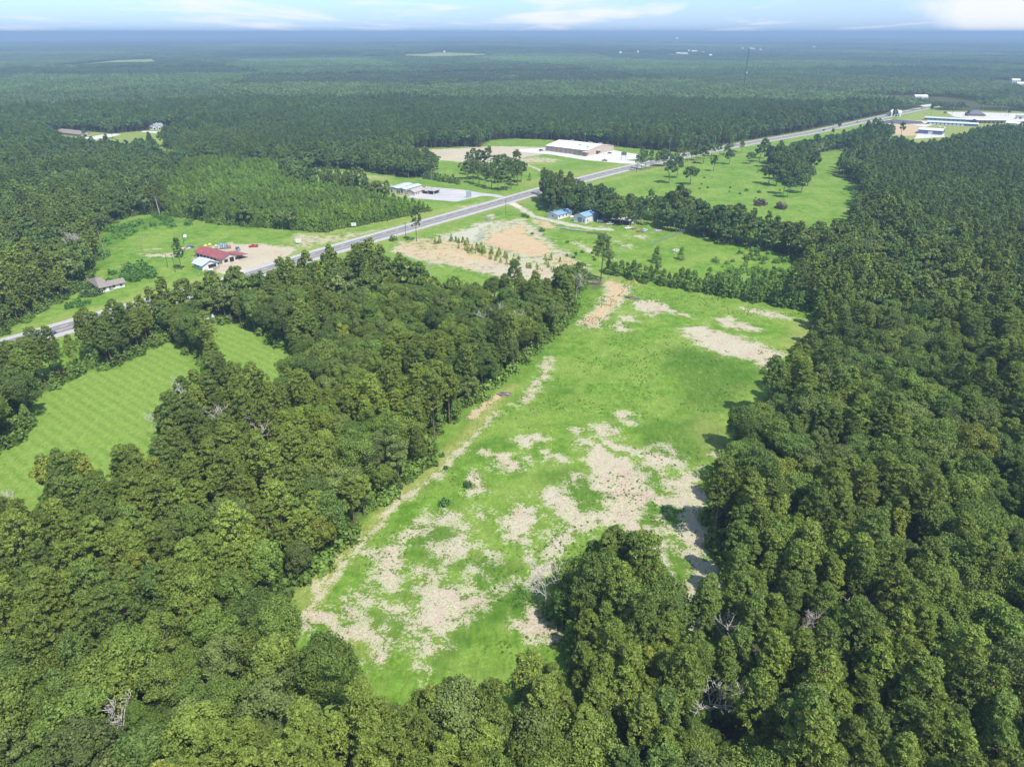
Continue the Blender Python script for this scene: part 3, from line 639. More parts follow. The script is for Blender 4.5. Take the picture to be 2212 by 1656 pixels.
def pine(seed, R, H, zb, nt, nn, w, l, taper=1.0):
    r = np.random.default_rng(seed); C = []; Nn = []; lob = []
    t = r.uniform(0, 1, nt) ** .9
    prof = R * (np.clip(1.02 - t, 0, 1) ** (.42 * taper)) * (1 - .35 * np.exp(-t * 9))
    a = r.uniform(0, 2 * math.pi, nt); rad = prof * r.uniform(.45, 1.0, nt) ** .5 * (1 + .22 * np.sin(a * 2 + seed + t * 7) + .16 * np.sin(a * 3 - t * 11))
    tc_ = np.stack([np.cos(a) * rad, np.sin(a) * rad, zb + t * (H - zb) + rad * .12], 1)
    # tufts gather on boughs: pull towards whorl heights
    wh = np.round(tc_[:, 2] / 1.5) * 1.5; tc_[:, 2] = tc_[:, 2] * .75 + wh * .25 + r.normal(0, .12, nt)
    tr = r.uniform(.38, .72, nt) * (R / 3.2) ** .5
    for c, q in zip(tc_, tr):
        e = ell(nn, r); e[:, 2] = np.abs(e[:, 2]) * .9 - .22; e = unit(e)
        C.append(c + e * q * r.uniform(.55, 1.0, (nn, 1)) * np.array([1.1, 1.1, .75])); Nn.append(e)
    C = np.vstack(C); Nn = np.vstack(Nn)
    V, F = cards(C, Nn, l, w, r, .6)
    v = r.uniform(.75, 1.25, len(F)) * np.repeat(r.uniform(.85, 1.15, nt), nn)
    segs = bent_trunk(H * .97, .085 + H * .0085, r, .012)
    for k in range(0, nt, max(1, nt // 26)):
        c = tc_[k]; z = max(zb * .9, c[2] - .5); segs.append(((0, 0, z), c, .06, .02))
    return (V, F, v), tubes(segs, 6)
def young(seed, R, H, nt, nn, w, l):
    r = np.random.default_rng(seed); t = r.uniform(0, 1, nt) ** 1.25
    prof = R * (1 - t) ** .8 + .15; a = r.uniform(0, 2 * math.pi, nt); rad = prof * r.uniform(.5, 1, nt) ** .5
    tc_ = np.stack([np.cos(a) * rad, np.sin(a) * rad, .5 + t * (H - .5)], 1); C = []; Nn = []
    for c in tc_:
        e = ell(nn, r); e[:, 2] = np.abs(e[:, 2]) - .15; e = unit(e); C.append(c + e * r.uniform(.25, .6, (nn, 1)) * (R / 1.9)); Nn.append(e)
    C = np.vstack(C); Nn = np.vstack(Nn); V, F = cards(C, Nn, l, w, r, .4)
    v = r.uniform(.75, 1.25, len(F)) * np.repeat(r.uniform(.85, 1.15, nt), nn)
    return (V, F, v), tubes(bent_trunk(H * .96, .11, r, .01), 5)

PROTO = {}      # key -> list of (crown mesh, trunk mesh)
def add_proto(key, res, leafm, barkm):
    (V, F, v), (TV, TF) = res
    PROTO.setdefault(key, []).append((mesh_np('crown', V, F, [leafm], v=v), mesh_np('trunk', TV, TF, [barkm])))
for i, (R, H, z0) in enumerate([(5.6, 15.5, 4.0), (4.8, 16.5, 4.5), (6.3, 15.0, 3.6), (4.3, 13.5, 3.4), (5.7, 17.5, 5.2), (5.1, 14.2, 3.8), (7.0, 15.2, 3.2), (3.6, 15.5, 4.0), (6.2, 18.2, 5.5)]):
    add_proto('broad', broad(100 + i, R * .9, H, z0, 64, 135, .35), LEAF, BARK2)
for i, (R, H, zb) in enumerate([(3.3, 20, 9.0), (2.9, 18.5, 8), (3.9, 21.0, 10), (3.0, 17, 6.5), (3.5, 19, 7.5), (2.7, 16.0, 6.0)]):
    add_proto('pine', pine(200 + i, R, H, zb, 185, 32, .19, .50), NEEDLE, BARK)
for i, (R, H, z0) in enumerate([(5.2, 15.5, 3.2), (4.3, 16.5, 3.6), (4.8, 14, 2.6), (3.9, 17, 4.0)]):
    add_proto('broad_far', broad(300 + i, R, H, z0, 26, 34, 1.05, 4), LEAF, BARK2)
for i, (R, H, zb) in enumerate([(2.9, 18, 7.5), (2.6, 16.5, 6.5), (3.3, 19.5, 9), (2.4, 15, 5.5)]):
    add_proto('pine_far', pine(400 + i, R, H, zb, 70, 13, .55, 1.0), NEEDLE, BARK)
for i, (R, H) in enumerate([(1.9, 8.0), (1.7, 7.0), (2.2, 9.0)]):
    add_proto('young', young(500 + i, R, H, 75, 14, .3, .62), NEEDLE, BARK)
def shrub(seed, R, H, nc, card):
    r = np.random.default_rng(seed); e = ell(nc, r); e[:, 2] = np.abs(e[:, 2])
    bump = 1 + .35 * np.sin(e[:, 0] * 5 + seed) * np.cos(e[:, 1] * 4)
    C = e * np.array([R, R, H]) * (r.uniform(.6, 1.05, nc) * bump)[:, None]; V, F = cards(C, e, card, card, r, .5)
    return (V, F, r.uniform(.7, 1.25, nc)), tubes([((0, 0, 0), (.1, 0, H * .6), .06, .03), ((0, 0, 0), (-.3, .2, H * .6), .05, .02)], 5)
for i in range(3): add_proto('shrub', shrub(600 + i, 1.3 + .2 * i, 1.5 + .2 * i, 260, .42), LEAF, BARK2)

TINTS = {   # base leaf reflectance
 'pine': [((.182, .250, .044), 'green'), ((.200, .262, .046), 'yellowish green'), ((.148, .214, .044), 'dark green')],
 'broad': [((.164, .242, .046), 'green'), ((.138, .214, .048), 'dark bluish green'), ((.184, .250, .046), 'olive green'), ((.174, .230, .062), 'grey green')],
}
def tree(kind, x, y, s, rz, tint, label, group=None, name=None, var=None, sz=None, cat='tree', group_opt=None):
    P = PROTO[kind]; c, t = P[var % len(P) if var is not None else random.randrange(len(P))]
    nm = name or {'pine': 'pine_tree', 'pine_far': 'pine_tree', 'broad': 'broadleaf_tree', 'broad_far': 'broadleaf_tree', 'young': 'young_pine_tree', 'shrub': 'shrub'}[kind]
    o = thing(nm, label, cat, (x, y, -.05), rz, group); o.scale = (s, s, sz or s)
    a = link('crown', c, o); b = link('trunk', t, o); a['tint'] = tint; b['tint'] = tint
    return o, a, b

# ---------------------------------------------------------------- where the forest stands
def open_sdf(x, y):
    v = np.full(x.shape, -1e9)
    ox = x + (fbm(x / 14, y / 14, 8) - .5) * 6; oy = y + (fbm(x / 14, y / 14, 9) - .5) * 6
    for P in OPEN.values():
        lo = P.min(0) - 30; hi = P.max(0) + 30
        idx = np.nonzero((x > lo[0]) & (x < hi[0]) & (y > lo[1]) & (y < hi[1]))[0]
        if len(idx): v[idx] = np.maximum(v[idx], sdf(ox[idx], oy[idx], P))
    return v
def grid(sp, rmax, azmax, ymin=38, seed=1, rmin=0):
    r = np.random.default_rng(seed); n = int(rmax / sp) + 2
    gx, gy = np.meshgrid(np.arange(-n, n) * sp, np.arange(0, n) * sp)
    gx = gx + (np.arange(gx.shape[0])[:, None] % 2) * sp / 2
    x = (gx + r.uniform(-.36, .36, gx.shape) * sp).ravel(); y = (gy + r.uniform(-.36, .36, gy.shape) * sp).ravel()
    rr = np.hypot(x, y); k = (rr < rmax) & (rr >= rmin) & (np.abs(np.arctan2(x, y + 30)) < azmax) & (y > ymin)
    return x[k], y[k]
def to_photo(x, y, z):
    d = np.stack([x, y, z - CAM_H], 1); f = np.array([0, math.cos(PITCH), -math.sin(PITCH)]); u = np.array([0, math.sin(PITCH), math.cos(PITCH)])
    w = d @ f; return 1106 + FPX * d[:, 0] / w, 828 - FPX * (d @ u) / w
R_IND = 1450
road_d = lambda x, y: dist_lines(x, y, ROAD[::6])
# extra plots kept clear of trees (houses, yards) are the OPEN polygons above
def classes(x, y):
    yg = inpoly(x, y, YOUNG); pn = np.zeros(x.shape, bool)
    for P in PINES: pn |= inpoly(x, y, P)
    nzv = fbm(x / 34, y / 34, 21, 3) * .75 + fbm(x / 9, y / 9, 33, 2) * .25
    return yg, pn, nzv
DEAD_LIST = [(1177,1326,14,0,0,'white dead tree standing alone at the left of the wooded point'),(309,1618,14,1,-.55,'big silvery dead tree leaning left at the bottom left'),(1524,1580,13,2,-.1,'white dead tree in the dark gap at the bottom'),(1562,1568,11,3,.15,'forked white snag right of the one in the dark gap'),
        (97,1150,12,1,.2,'right hand bare tree of the grey pair by the left lawn'),(62,1142,12,0,-.35,'left hand bare tree of the grey pair by the left lawn'),(351,962,13,4,0,'thin bare tree at the right tip of the mown lawn'),(392,935,17,2,.1,'grey crowned dead tree above the right tip of the lawn'),(470,960,14,3,.1,'small dead tree in the wood right of the lawn tip'),
        (149,552,15,1,0,'left of three bleached snags at the paddock wood edge'),(163,556,14,0,.1,'middle of three bleached snags at the paddock wood edge'),(176,560,14,2,-.1,'right of three bleached snags at the paddock wood edge'),(1069,752,18,3,-.1,'left dead crown in the middle of the central wood'),(1088,748,18,1,.1,'right dead crown in the middle of the central wood'),
        (1243,650,15,4,.1,'dead tree at the field end of the central wood'),(1765,345,17,0,0,'tall dead tree at the back of the meadow thicket'),(1752,352,15,2,0,'grey dead tree in front of the tall one by the thicket'),(1772,880,15,4,0,'dead tree poking out of the east wood'),(1730,1400,11,1,-.2,'white dead branches low in the east wood'),
        (1850,1365,10,3,.1,'grey twiggy dead tree low in the east wood'),(560,1010,16,2,0,'reddish bare tree in the wood below the small strip'),(930,600,9,0,.0,'small dead tree at the road end of the central wood'),(1560,1420,13,4,0,'thin dead tree beside the sandy stream bed')]
DEADP = [G(a[0], a[1]) for a in DEAD_LIST]
def not_dead(x, y):
    k = np.ones(x.shape, bool)
    for fx, fy in DEADP:
        r_ = math.hypot(fx, fy); k &= np.hypot(x - fx * (1 - 3.2 / r_), y - fy * (1 - 3.2 / r_)) > 5.2
    return k
def layout():
    out = []
    # broadleaf
    x, y = grid(6.7, R_IND, .80, seed=2); yg, pn, nv = classes(x, y); s = open_sdf(x, y)
    r = np.random.default_rng(3); k = (s < -1.8) & (road_d(x, y) > 13.5) & not_dead(x, y) & ~yg & ~(pn & (r.random(len(x)) < .93)) & (nv > .455)
    out.append(('broad', x[k], y[k]))
    x, y = grid(5.0, R_IND, .80, seed=4); yg, pn, nv = classes(x, y); s = open_sdf(x, y)
    k = (s < -1.2) & (road_d(x, y) > 13.5) & not_dead(x, y) & ~yg & ~pn & (nv <= .50); xa, ya = x[k], y[k]
    x, y = grid(3.9, R_IND, .80, seed=14); yg, pn, nv = classes(x, y); s = open_sdf(x, y); k = (s < -1.2) & (road_d(x, y) > 13.5) & not_dead(x, y) & ~yg & pn
    out.append(('pine', np.r_[xa, x[k]], np.r_[ya, y[k]]))
    x, y = grid(3.1, 860, .80, seed=6, ymin=200); yg, pn, nv = classes(x, y); s = open_sdf(x, y)
    k = yg & (s < -.5) & (road_d(x, y) > 14)
    out.append(('young', x[k], y[k]))
    x, y = grid(3.6, 620, .80, seed=8); s = open_sdf(x, y); r = np.random.default_rng(9)
    k = (s < -.6) & (road_d(x, y) > 13) & ((s > -13) | (r.random(len(x)) < .8)) & (r.random(len(x)) < .8)
    global UNDER; UNDER = (x[k], y[k])
    return out
LAY = layout()
r7 = np.random.default_rng(7)
PTS = []   # kind code, x, y, scale, rot, tint
CAND = {'broad': [], 'pine': []}
for kind, x, y in LAY:
    n = len(x); sc = r7.uniform(.68, 1.2, n) ; rot = r7.uniform(0, 6.283, n); rr = np.hypot(x, y)
    big = fbm(x / 60, y / 60, 41, 3)
    if kind == 'young':
        bri = fbm(x / 22, y / 22, 51, 3)
        tint = np.stack([.13 + .10 * bri, .24 + .12 * bri, .040 + 0 * bri], 1) * (.55 + .8 * fbm(x / 45, y / 45, 58, 3))[:, None] * r7.uniform(.85, 1.15, (n, 1)); sc = r7.uniform(.62, 1.25, n) * (.75 + .5 * fbm(x / 30, y / 30, 55, 2))
        ti = np.zeros(n, int)
    else:
        T = np.array([t[0] for t in TINTS[kind]]); ti = r7.integers(0, len(T), n)
        # patches of one colour
        ti = np.where(big > .58, 1, ti) if kind == 'pine' else ti
        tint = T[ti] * r7.uniform(.86, 1.16, (n, 1))
        yel = r7.random(n) < (.03 if kind == 'broad' else .01); tint[yel] = np.array([.26, .30, .05]) * r7.uniform(.8, 1.1, (yel.sum(), 1))
        inp = np.zeros(n, bool)
        for P in PINES: inp |= inpoly(x, y, P)
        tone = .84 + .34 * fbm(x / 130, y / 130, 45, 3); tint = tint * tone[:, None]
        fd = sstep(380, 950, rr)[:, None]; tint = tint * (1 - fd) + tint * np.array([[.68, .83, 1.15]]) * fd  # farther crowns turn bluer: distance haze put into the leaf tint
        mid = inpoly(x + 9 * (fbm(x / 12, y / 12, 46) - .5), y, MIDW); tint = np.where(mid[:, None], tint * [1.16, 1.16, 1.0], tint); sc = np.where(mid, sc * .84, sc)
        if kind == 'pine': sc = np.where(inp, np.clip(sc, .85, 1.1) * .72, sc)
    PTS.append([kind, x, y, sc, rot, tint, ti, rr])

# the trees that show largest become things of their own
def region(x, y):
    if OPEN_IN('field_island', x, y): return 'the wooded point jutting into the sandy field'
    if x > 15 and y < 150 and x < 60: return 'the wood below the wooded point'
    ex = np.interp(y, [90, 119, 180, 232, 300, 360], [-75, -50, -20, -3, 22, 40])
    if x < ex and y > 112: return 'the wood between the mown lawn and the sandy field' if x > ex - 65 else 'the wood below and beside the mown lawn'
    if x > 60: return 'the dense wood east of the sandy field'
    return 'the wood along the near end of the sandy field'
BYLAB = {}
COLS = ['by the left border', 'in the far left', 'left of centre', 'near the centre', 'right of centre', 'in the far right', 'by the right border']
def cell(px, py):
    c = COLS[min(6, max(0, int(px / 316)))]
    row = 'at the bottom edge' if py > 1450 else ('in lower woods' if py > 1200 else ('in middle woods' if py > 950 else 'in upper woods'))
    return f"{row}, {c}"
ORD = ['first', 'second', 'third', 'fourth', 'fifth', 'sixth', 'seventh', 'eighth', 'ninth', 'tenth', 'eleventh', 'twelfth']
def number_labels(items, base):
    """items: (photo x, object); names each by its order from the left"""
    items = sorted(items, key=lambda t: t[0])
    for k, (_, o) in enumerate(items):
        w = ORD[k] if k < 12 else f"{k + 1}{'st' if (k + 1) % 10 == 1 and k != 10 else 'nd' if (k + 1) % 10 == 2 and k != 11 else 'rd' if (k + 1) % 10 == 3 and k != 12 else 'th'}"
        o['label'] = f"{base}, {w} from left"
ISL = GP([(1215,1420),(1205,1330),(1200,1270,8),(1240,1190,15),(1330,1160,17),(1405,1205,15),(1455,1270,12),(1460,1330,5),(1428,1372),(1380,1395),(1300,1440),(1240,1440)])
def OPEN_IN(_, x, y): return bool(inpoly(np.array([x]), np.array([y]), ISL)[0])
stuff = {'broad': [], 'pine': [], 'young': []}
for kind, x, y, sc, rot, tint, ti, rr in PTS:
    px, py = to_photo(x, y, np.full(len(x), 12.0)); infr = (px > -40) & (px < 2252) & (py < 1720)
    lim = {'broad': 300, 'pine': 300, 'young': 0}[kind]
    dist = np.where(infr, np.sqrt(x ** 2 + y ** 2 + 108 ** 2), 1e9); order = np.argsort(dist)[:lim]; chosen = np.zeros(len(x), bool); chosen[order] = True
    for i in order:
        reg = region(x[i], y[i]); tw = TINTS[kind][ti[i]][1]
        if tint[i][0] > .24: tw = 'yellowing'
        nm = 'pine' if kind == 'pine' else 'leafy tree'
        size = 'tall' if sc[i] > 1.02 else ('small' if sc[i] < .88 else 'medium')
        nm = 'pine' if kind == 'pine' else 'broadleaf tree'
        tw = tw.replace('dark bluish', 'bluish'); lab = f"{size} {tw} {nm} {cell(px[i], py[i])}"
        o_, a_, b_ = tree(kind, x[i], y[i], float(sc[i]), float(rot[i]), [float(a) for a in tint[i]], lab, f"{nm}s of {reg}", var=int(rot[i] * 1000))
        BYLAB.setdefault(lab, []).append((float(px[i]), o_))
    stuff[kind] = [a[~chosen] for a in (x, y, sc, rot, tint)]

for lab, it in BYLAB.items():
    if len(it) > 1: number_labels(it, lab)
# ---------------------------------------------------------------- single trees standing in the open
SOLO = {}
def at(px, py): return G(px, py)
def solo(kind, px, py, H, label, tint, group=None, name=None, wide=1.0, var=None):
    tint = (tint[0] * 2.15, tint[1] * 2.0, tint[2] * 1.35)
    x, y = at(px, py); base = {'pine': 19, 'broad': 15.5, 'broad_far': 15.5, 'pine_far': 17.5, 'young': 8, 'shrub': 1.7}[kind]
    s = H / base; o, a, b = tree(kind, x, y, s * wide, random.uniform(0, 6), tint, label, group, name, var, sz=s)
    if group: SOLO.setdefault(label, []).append((px, o))
    return o, a, b
GRN = (.070, .120, .036); DK = (.046, .088, .040); YG = (.105, .175, .036)
FARP = {}
solo('pine', 1298, 607, 23, 'tall lone pine with bare lower trunk between the two fields', (.062, .098, .036), wide=1.25, var=2)
solo('pine', 1313, 605, 14, 'thin smaller pine beside the tall lone pine', (.09, .12, .04), wide=.5, var=1)
solo('young', 1418, 567, 9.8, 'larger round bushy pine alone in the grass past the lone tall pine', (.07, .125, .034), name='round_pine_tree', wide=1.25, var=0)
solo('young', 1471, 561, 6.8, 'smaller round bushy pine beside the white scrap heap', (.07, .125, .034), name='round_pine_tree', wide=1.2, var=2)
o_, a_, b_ = solo('pine_far', 393, 583, 17.5, 'narrow dark pine standing left of the grey roofed house', DK, wide=1.0, var=0); FARP.setdefault('pine_far', {})[0] = (a_, b_)
o_, a_, b_ = solo('pine_far', 900, 522, 20, 'tall slim pine on the south verge of the highway', (.06, .10, .035), wide=.95, var=2); FARP['pine_far'][2] = (a_, b_)
solo('pine', 1712, 664, 24, 'very tall pine at the corner where the tree row meets the wood', (.07, .108, .036), wide=1.15, var=4)
meadow = [(1445,396,17,1,'forked dark oak nearest the tree belt in the green meadow'),(1462,385,16,3,'oak just behind the forked dark oak in the meadow'),(1491,399,14,0,'leaning rounded oak right of the forked oak in the meadow'),(1519,354,15,1,'broad oak by the highway shoulder, left of the slim meadow oak'),
          (1541,370,12.5,3,'slim oak midway between highway and rounded meadow oak'),(1575,355,13.5,2,'round full oak beside the highway, second in the line'),(1621,354,10.5,0,'small round oak near the highway end of the meadow'),
          (1701,427,14,1,'dark oak at the meadow edge with a shadow at its left'),(1730,417,16.5,2,'wide oak on a bare trunk inside the meadow'),(1640,350,15,1,'oak at the roadside left of the meadow thicket'),(1650,343,17,3,'tall oak beside the roadside oak at the thicket')]
for i, (px, py, H, v, lab) in enumerate(meadow):
    o_, a_, b_ = solo('broad_far', px, py, H * 1.2, lab, DK if i % 2 else (.056, .098, .036), var=v, wide=1.15); FARP.setdefault('broad_far', {})[v] = (a_, b_)
rr_ = random.Random(5)
thick = [(1660,398),(1692,420),(1744,402),(1756,378),(1668,372),(1680,388),(1692,378),(1704,392),(1716,380),(1690,362),(1706,366),(1722,368),(1672,355),(1686,348),(1700,350),(1716,352),(1730,386),(1740,372),(1738,398),(1660,362),(1748,360),(1728,405),(1676,402)]
for i, (px, py) in enumerate(thick):
    solo('broad_far', px, py, rr_.uniform(15, 21), 'dark tree in the thicket at the right end of the meadow', (.052, .09, .038) if i % 3 else (.062, .085, .045), 'trees of the meadow thicket', var=i, wide=1.05)
clump = [(1010,388),(1022,396),(1035,400),(1048,404),(1062,409),(1076,411),(1090,411),(1104,408),(1118,402),(1126,394),(1116,384),(1100,380),(1085,378),(1070,376),(1055,374),(1040,372),(1024,374),(1012,378),(1032,386),(1050,390),(1068,394),(1086,396),(1102,395),(1112,392)]
for i, (px, py) in enumerate(clump):
    solo('pine_far' if i % 3 else 'broad_far', px, py, rr_.uniform(17, 22), 'tree in the isolated grove between warehouse and highway', (.055, .092, .036) if i % 2 else (.072, .11, .035), 'grove trees between warehouse and highway', var=i, wide=1.2)
for i in range(22):
    t = i / 21; solo('young', 1195 - 0 + 0 * t, 372, .1, '', GRN) if False else None
left_grp = [(880,366),(888,372),(898,374),(908,378),(918,381),(928,384),(938,376),(944,366),(940,358),(926,360),(912,364),(900,366),(932,370)]
for i, (px, py) in enumerate(left_grp):
    solo('pine_far' if i % 2 else 'broad_far', px, py, rr_.uniform(10, 14), 'dark tree in the cluster at the edge of the graded lot', (.055, .095, .036), 'trees at the edge of the graded lot', var=i, wide=1.25)
for i in range(14):
    px = 918 + i * 5.6; py = 386 + i * .95 + rr_.uniform(-1, 1)
    solo('young', px, py, rr_.uniform(4.5, 7), 'low pine in the hedge-like row beside the isolated grove', (.06, .105, .035), 'low pines in the row beside the grove', var=i, wide=1.2)
solo('young', 1182, 386, 9, 'narrow evergreen left of the roadside tree belt', (.05, .085, .035), name='evergreen_tree', var=1); solo('young', 1144, 390, 6, 'small light green pine beside the track near the grove', YG, name='evergreen_tree', var=2)
# row of small pines between the two fields
row = []
t = 0
for i in range(34):
    t = i / 33; px = 1316 + t * 424; py = 592 + 76 * t + rr_.uniform(-5, 5)
    if .19 < t < .24: continue
    solo('young', px, py, rr_.uniform(7, 11.5), 'bushy green pine in the row dividing the two fields', (.062, .115, .033), 'bushy pines in the row dividing the fields', var=i, wide=1.15)
for (px, py, H) in [(1405,600,8),(1530,610,8.5),(1560,615,7),(1590,612,8),(1545,628,8),(1625,622,7.5),(1650,615,9),(1668,605,8),(1640,640,9),(1675,640,9),(1690,620,10),(1700,640,11),(1620,560,6.5),(1635,552,6),(1610,575,4.5),(1648,570,5),(1596,548,3.5)]:
    solo('young', px, py, H, 'bushy pine scattered in the scrub behind the row', (.072, .13, .034), 'bushy pines in the scrub behind the row', var=int(px), wide=1.2)
# young pines along the cleared strip
for i in range(75):
    t = i / 74; seg = [(985,530),(1020,545),(1075,558),(1110,568),(1160,578),(1240,588)]
    k = min(int(t * 5), 4); f = t * 5 - k; px = seg[k][0] * (1 - f) + seg[k + 1][0] * f; py = seg[k][1] * (1 - f) + seg[k + 1][1] * f
    solo('young', px + rr_.uniform(-16, 16), py + rr_.uniform(-11, 7), rr_.uniform(1.1, 3.6), 'sapling pine in the line along the cleared strip', (.15, .19, .04), 'sapling pines along the cleared strip', name='pine_sapling', var=i, wide=1.1)
for (px, py, H) in [(940,527,4),(950,525,4.5),(975,520,4.6),(985,522,4),(1000,524,4.4),(1010,530,4.5),(1030,540,5.2),(1040,545,5.5),(1046,548,4.6),(1062,548,4.6),(1078,548,4.5),(1210,566,3.4),(1190,562,3.6),(1178,560,3)]:
    solo('young', px, py, H, 'bright young pine on the reddish bank by the lone verge pine', (.13, .19, .04), 'bright young pines on the reddish bank', name='pine_sapling', var=int(px), wide=1.15)
# trees about the far yards and homes
for (px, py, H, lab) in [(1930,262,20,'big dark tree on the verge across from the asphalt lot'),(2011,247,18,'lone round tree at the far bend of the highway'),(1945,305-8,19,'dark tree in front of the orange sand lot'),(2040,250,7,'small round tree by the light parking lot'),(2090,252,11,'tree beside the dark roofed clinic'),(2178,250,11,'tree on the parking lot past the clinic'),(2058,245,8,'small tree left of the clinic parking'),
                       (1812,280,11,'small tree beside the highway right of the meadow'),(1798,292,9,'low tree between highway and thicket'),(184,297,12,'tree in front of the brown roofed home'),(244,300,17,'tall tree between the two homes'),(360,290-2,12,'thin tree on the lawn before the slate roofed home'),(300,280,14,'tree beside the driveway bend'),(330,282-10,11,'tree left of the slate roofed home')]:
    solo('broad_far', px, py, H, lab, (.05, .088, .038), var=int(px), wide=.75)
shr = []
def shrubs(lst, lab, grp, tint, smin=.7, smax=1.6):
    for px, py in lst:
        x, y = at(px, py); s = rr_.uniform(smin, smax); o, a, b = tree('shrub', x, y, s, rr_.uniform(0, 6), tuple(c * 1.5 for c in tint), lab, grp); SOLO.setdefault(lab, []).append((px, o))
def scatter(poly, n, seed):
    r = random.Random(seed); P = np.array(poly); out = []
    while len(out) < n:
        q = (r.uniform(P[:, 0].min(), P[:, 0].max()), r.uniform(P[:, 1].min(), P[:, 1].max()))
        if inpoly(np.array([q[0]]), np.array([q[1]]), P)[0]: out.append(q)
    return out
shrubs(scatter([(1540,560),(1600,540),(1680,548),(1715,575),(1720,620),(1660,650),(1600,630),(1550,600)], 55, 1), 'bright green shrub in the scrubby corner of the far field', 'shrubs in the scrubby corner', (.12, .22, .036), .8, 2.0)
shrubs(scatter([(240,590),(300,575),(340,585),(330,600),(270,612),(215,628)], 30, 2), 'leafy shrub in the overgrown patch behind the old white house', 'shrubs behind the old white house', (.075, .16, .03), 1, 2.3)
shrubs(scatter([(212,575),(208,525),(240,490),(340,468),(440,478),(400,490),(300,500),(250,530),(240,570)], 40, 3), 'shrub in the brush along the wood behind the green paddock', 'shrubs along the wood behind the paddock', (.085, .18, .03), .9, 2.3)
shrubs([(190,612+12),(196,600),(202,640),(212,636),(186,640)], 'dark shrub crowding the left side of the old white house', 'shrubs crowding the old white house', (.06, .10, .035), 1.2, 2)
shrubs([(145,640),(170,655),(175,662),(190,655),(150,665)], 'shrub in the grass below the old white house', 'shrubs below the old white house', (.06, .14, .028), .8, 1.5)
shrubs([(962,1012),(955,985),(1010,1050),(960,1090)], 'small dark shrub beside the field track', 'shrubs beside the field track', (.05, .11, .03), .6, 1.1)
shrubs(scatter([(1430,372),(1560,380),(1640,360),(1700,420),(1600,440),(1480,420)], 14, 5), 'tiny dark shrub dotting the green meadow', 'shrubs dotting the meadow', (.05, .10, .03), .4, .9)
shrubs(scatter([(1150,500),(1180,495),(1220,560),(1300,570),(1350,560),(1240,520)], 10, 6), 'tiny shrub in the grass beside the clay pad', 'shrubs beside the clay pad', (.05, .11, .03), .4, .9)
shrubs([(1150,506),(1170,500),(1132,468),(1140,470),(1500,352),(1612,412),(1640,416)], 'low shrub beside the gravel drive or fence', 'low shrubs near the drive and meadow', (.06, .13, .03), .7, 1.4)
shrubs([(1642,440),(1638,444),(1648,443),(1684,450),(1690,452)], 'brown dead bush at the near rim of the meadow', 'brown dead bushes at the meadow rim', (.13, .105, .075), 1.8, 2.8)

# the belt of trees between the works yard and the meadow
belt = []
bl = [(1178,446),(1196,462),(1290,474),(1330,486),(1400,484),(1450,496),(1500,506),(1560,526),(1620,535),(1700,553)]
for k in range(3):
    for i in range(46):
        t = i / 45 * 9; j = min(int(t), 8); f = t - j; px = bl[j][0] * (1 - f) + bl[j + 1][0] * f + rr_.uniform(-5, 5); py = bl[j][1] * (1 - f) + bl[j + 1][1] * f - k * 9 + rr_.uniform(-3, 3)
        H = rr_.uniform(12, 17) if k == 0 else rr_.uniform(15, 22)
        if 1330 < px < 1440: H *= .82
        if 1445 < px < 1470 or px < 1215: H *= 1.15
        solo('broad_far' if rr_.random() < .75 else 'pine_far', px, py, H, ['front row tree', 'middle row tree', 'back row tree'][k] + ' in the belt dividing yard and meadow', rr_.choice([DK, (.056, .098, .036), (.066, .10, .038), (.075, .115, .036)]), 'trees of the belt dividing yard and meadow', name='belt_tree', var=int(px * 7), wide=1.0)
for lab, it in SOLO.items(): number_labels(it, lab)

tip = [(1330,1152,17),(1285,1168,16),(1370,1168,17),(1252,1188,15),(1405,1198,16),(1228,1228,14),(1440,1242,17),(1218,1275,12),(1310,1205,16),(1352,1220,16),(1456,1300,16),(1270,1225,15),(1390,1245,16),(1300,1260,15)]
tl = []
for i, (px, py, H) in enumerate(tip):
    x, y = G(px, py, H); k = 'broad' if i % 3 == 0 else 'pine'; b = 15.5 if k == 'broad' else 19
    o, a, b_ = tree(k, x, y, H / b * (1.0 if k == 'broad' else 1.2), rr_.uniform(0, 6), (.128, .208, .047) if i % 2 else (.15, .225, .048), '', 'trees at the tip of the wooded point', var=i, sz=H / b); tl.append((px, o))
number_labels(tl, 'green tree on the leading tip of the wooded point')
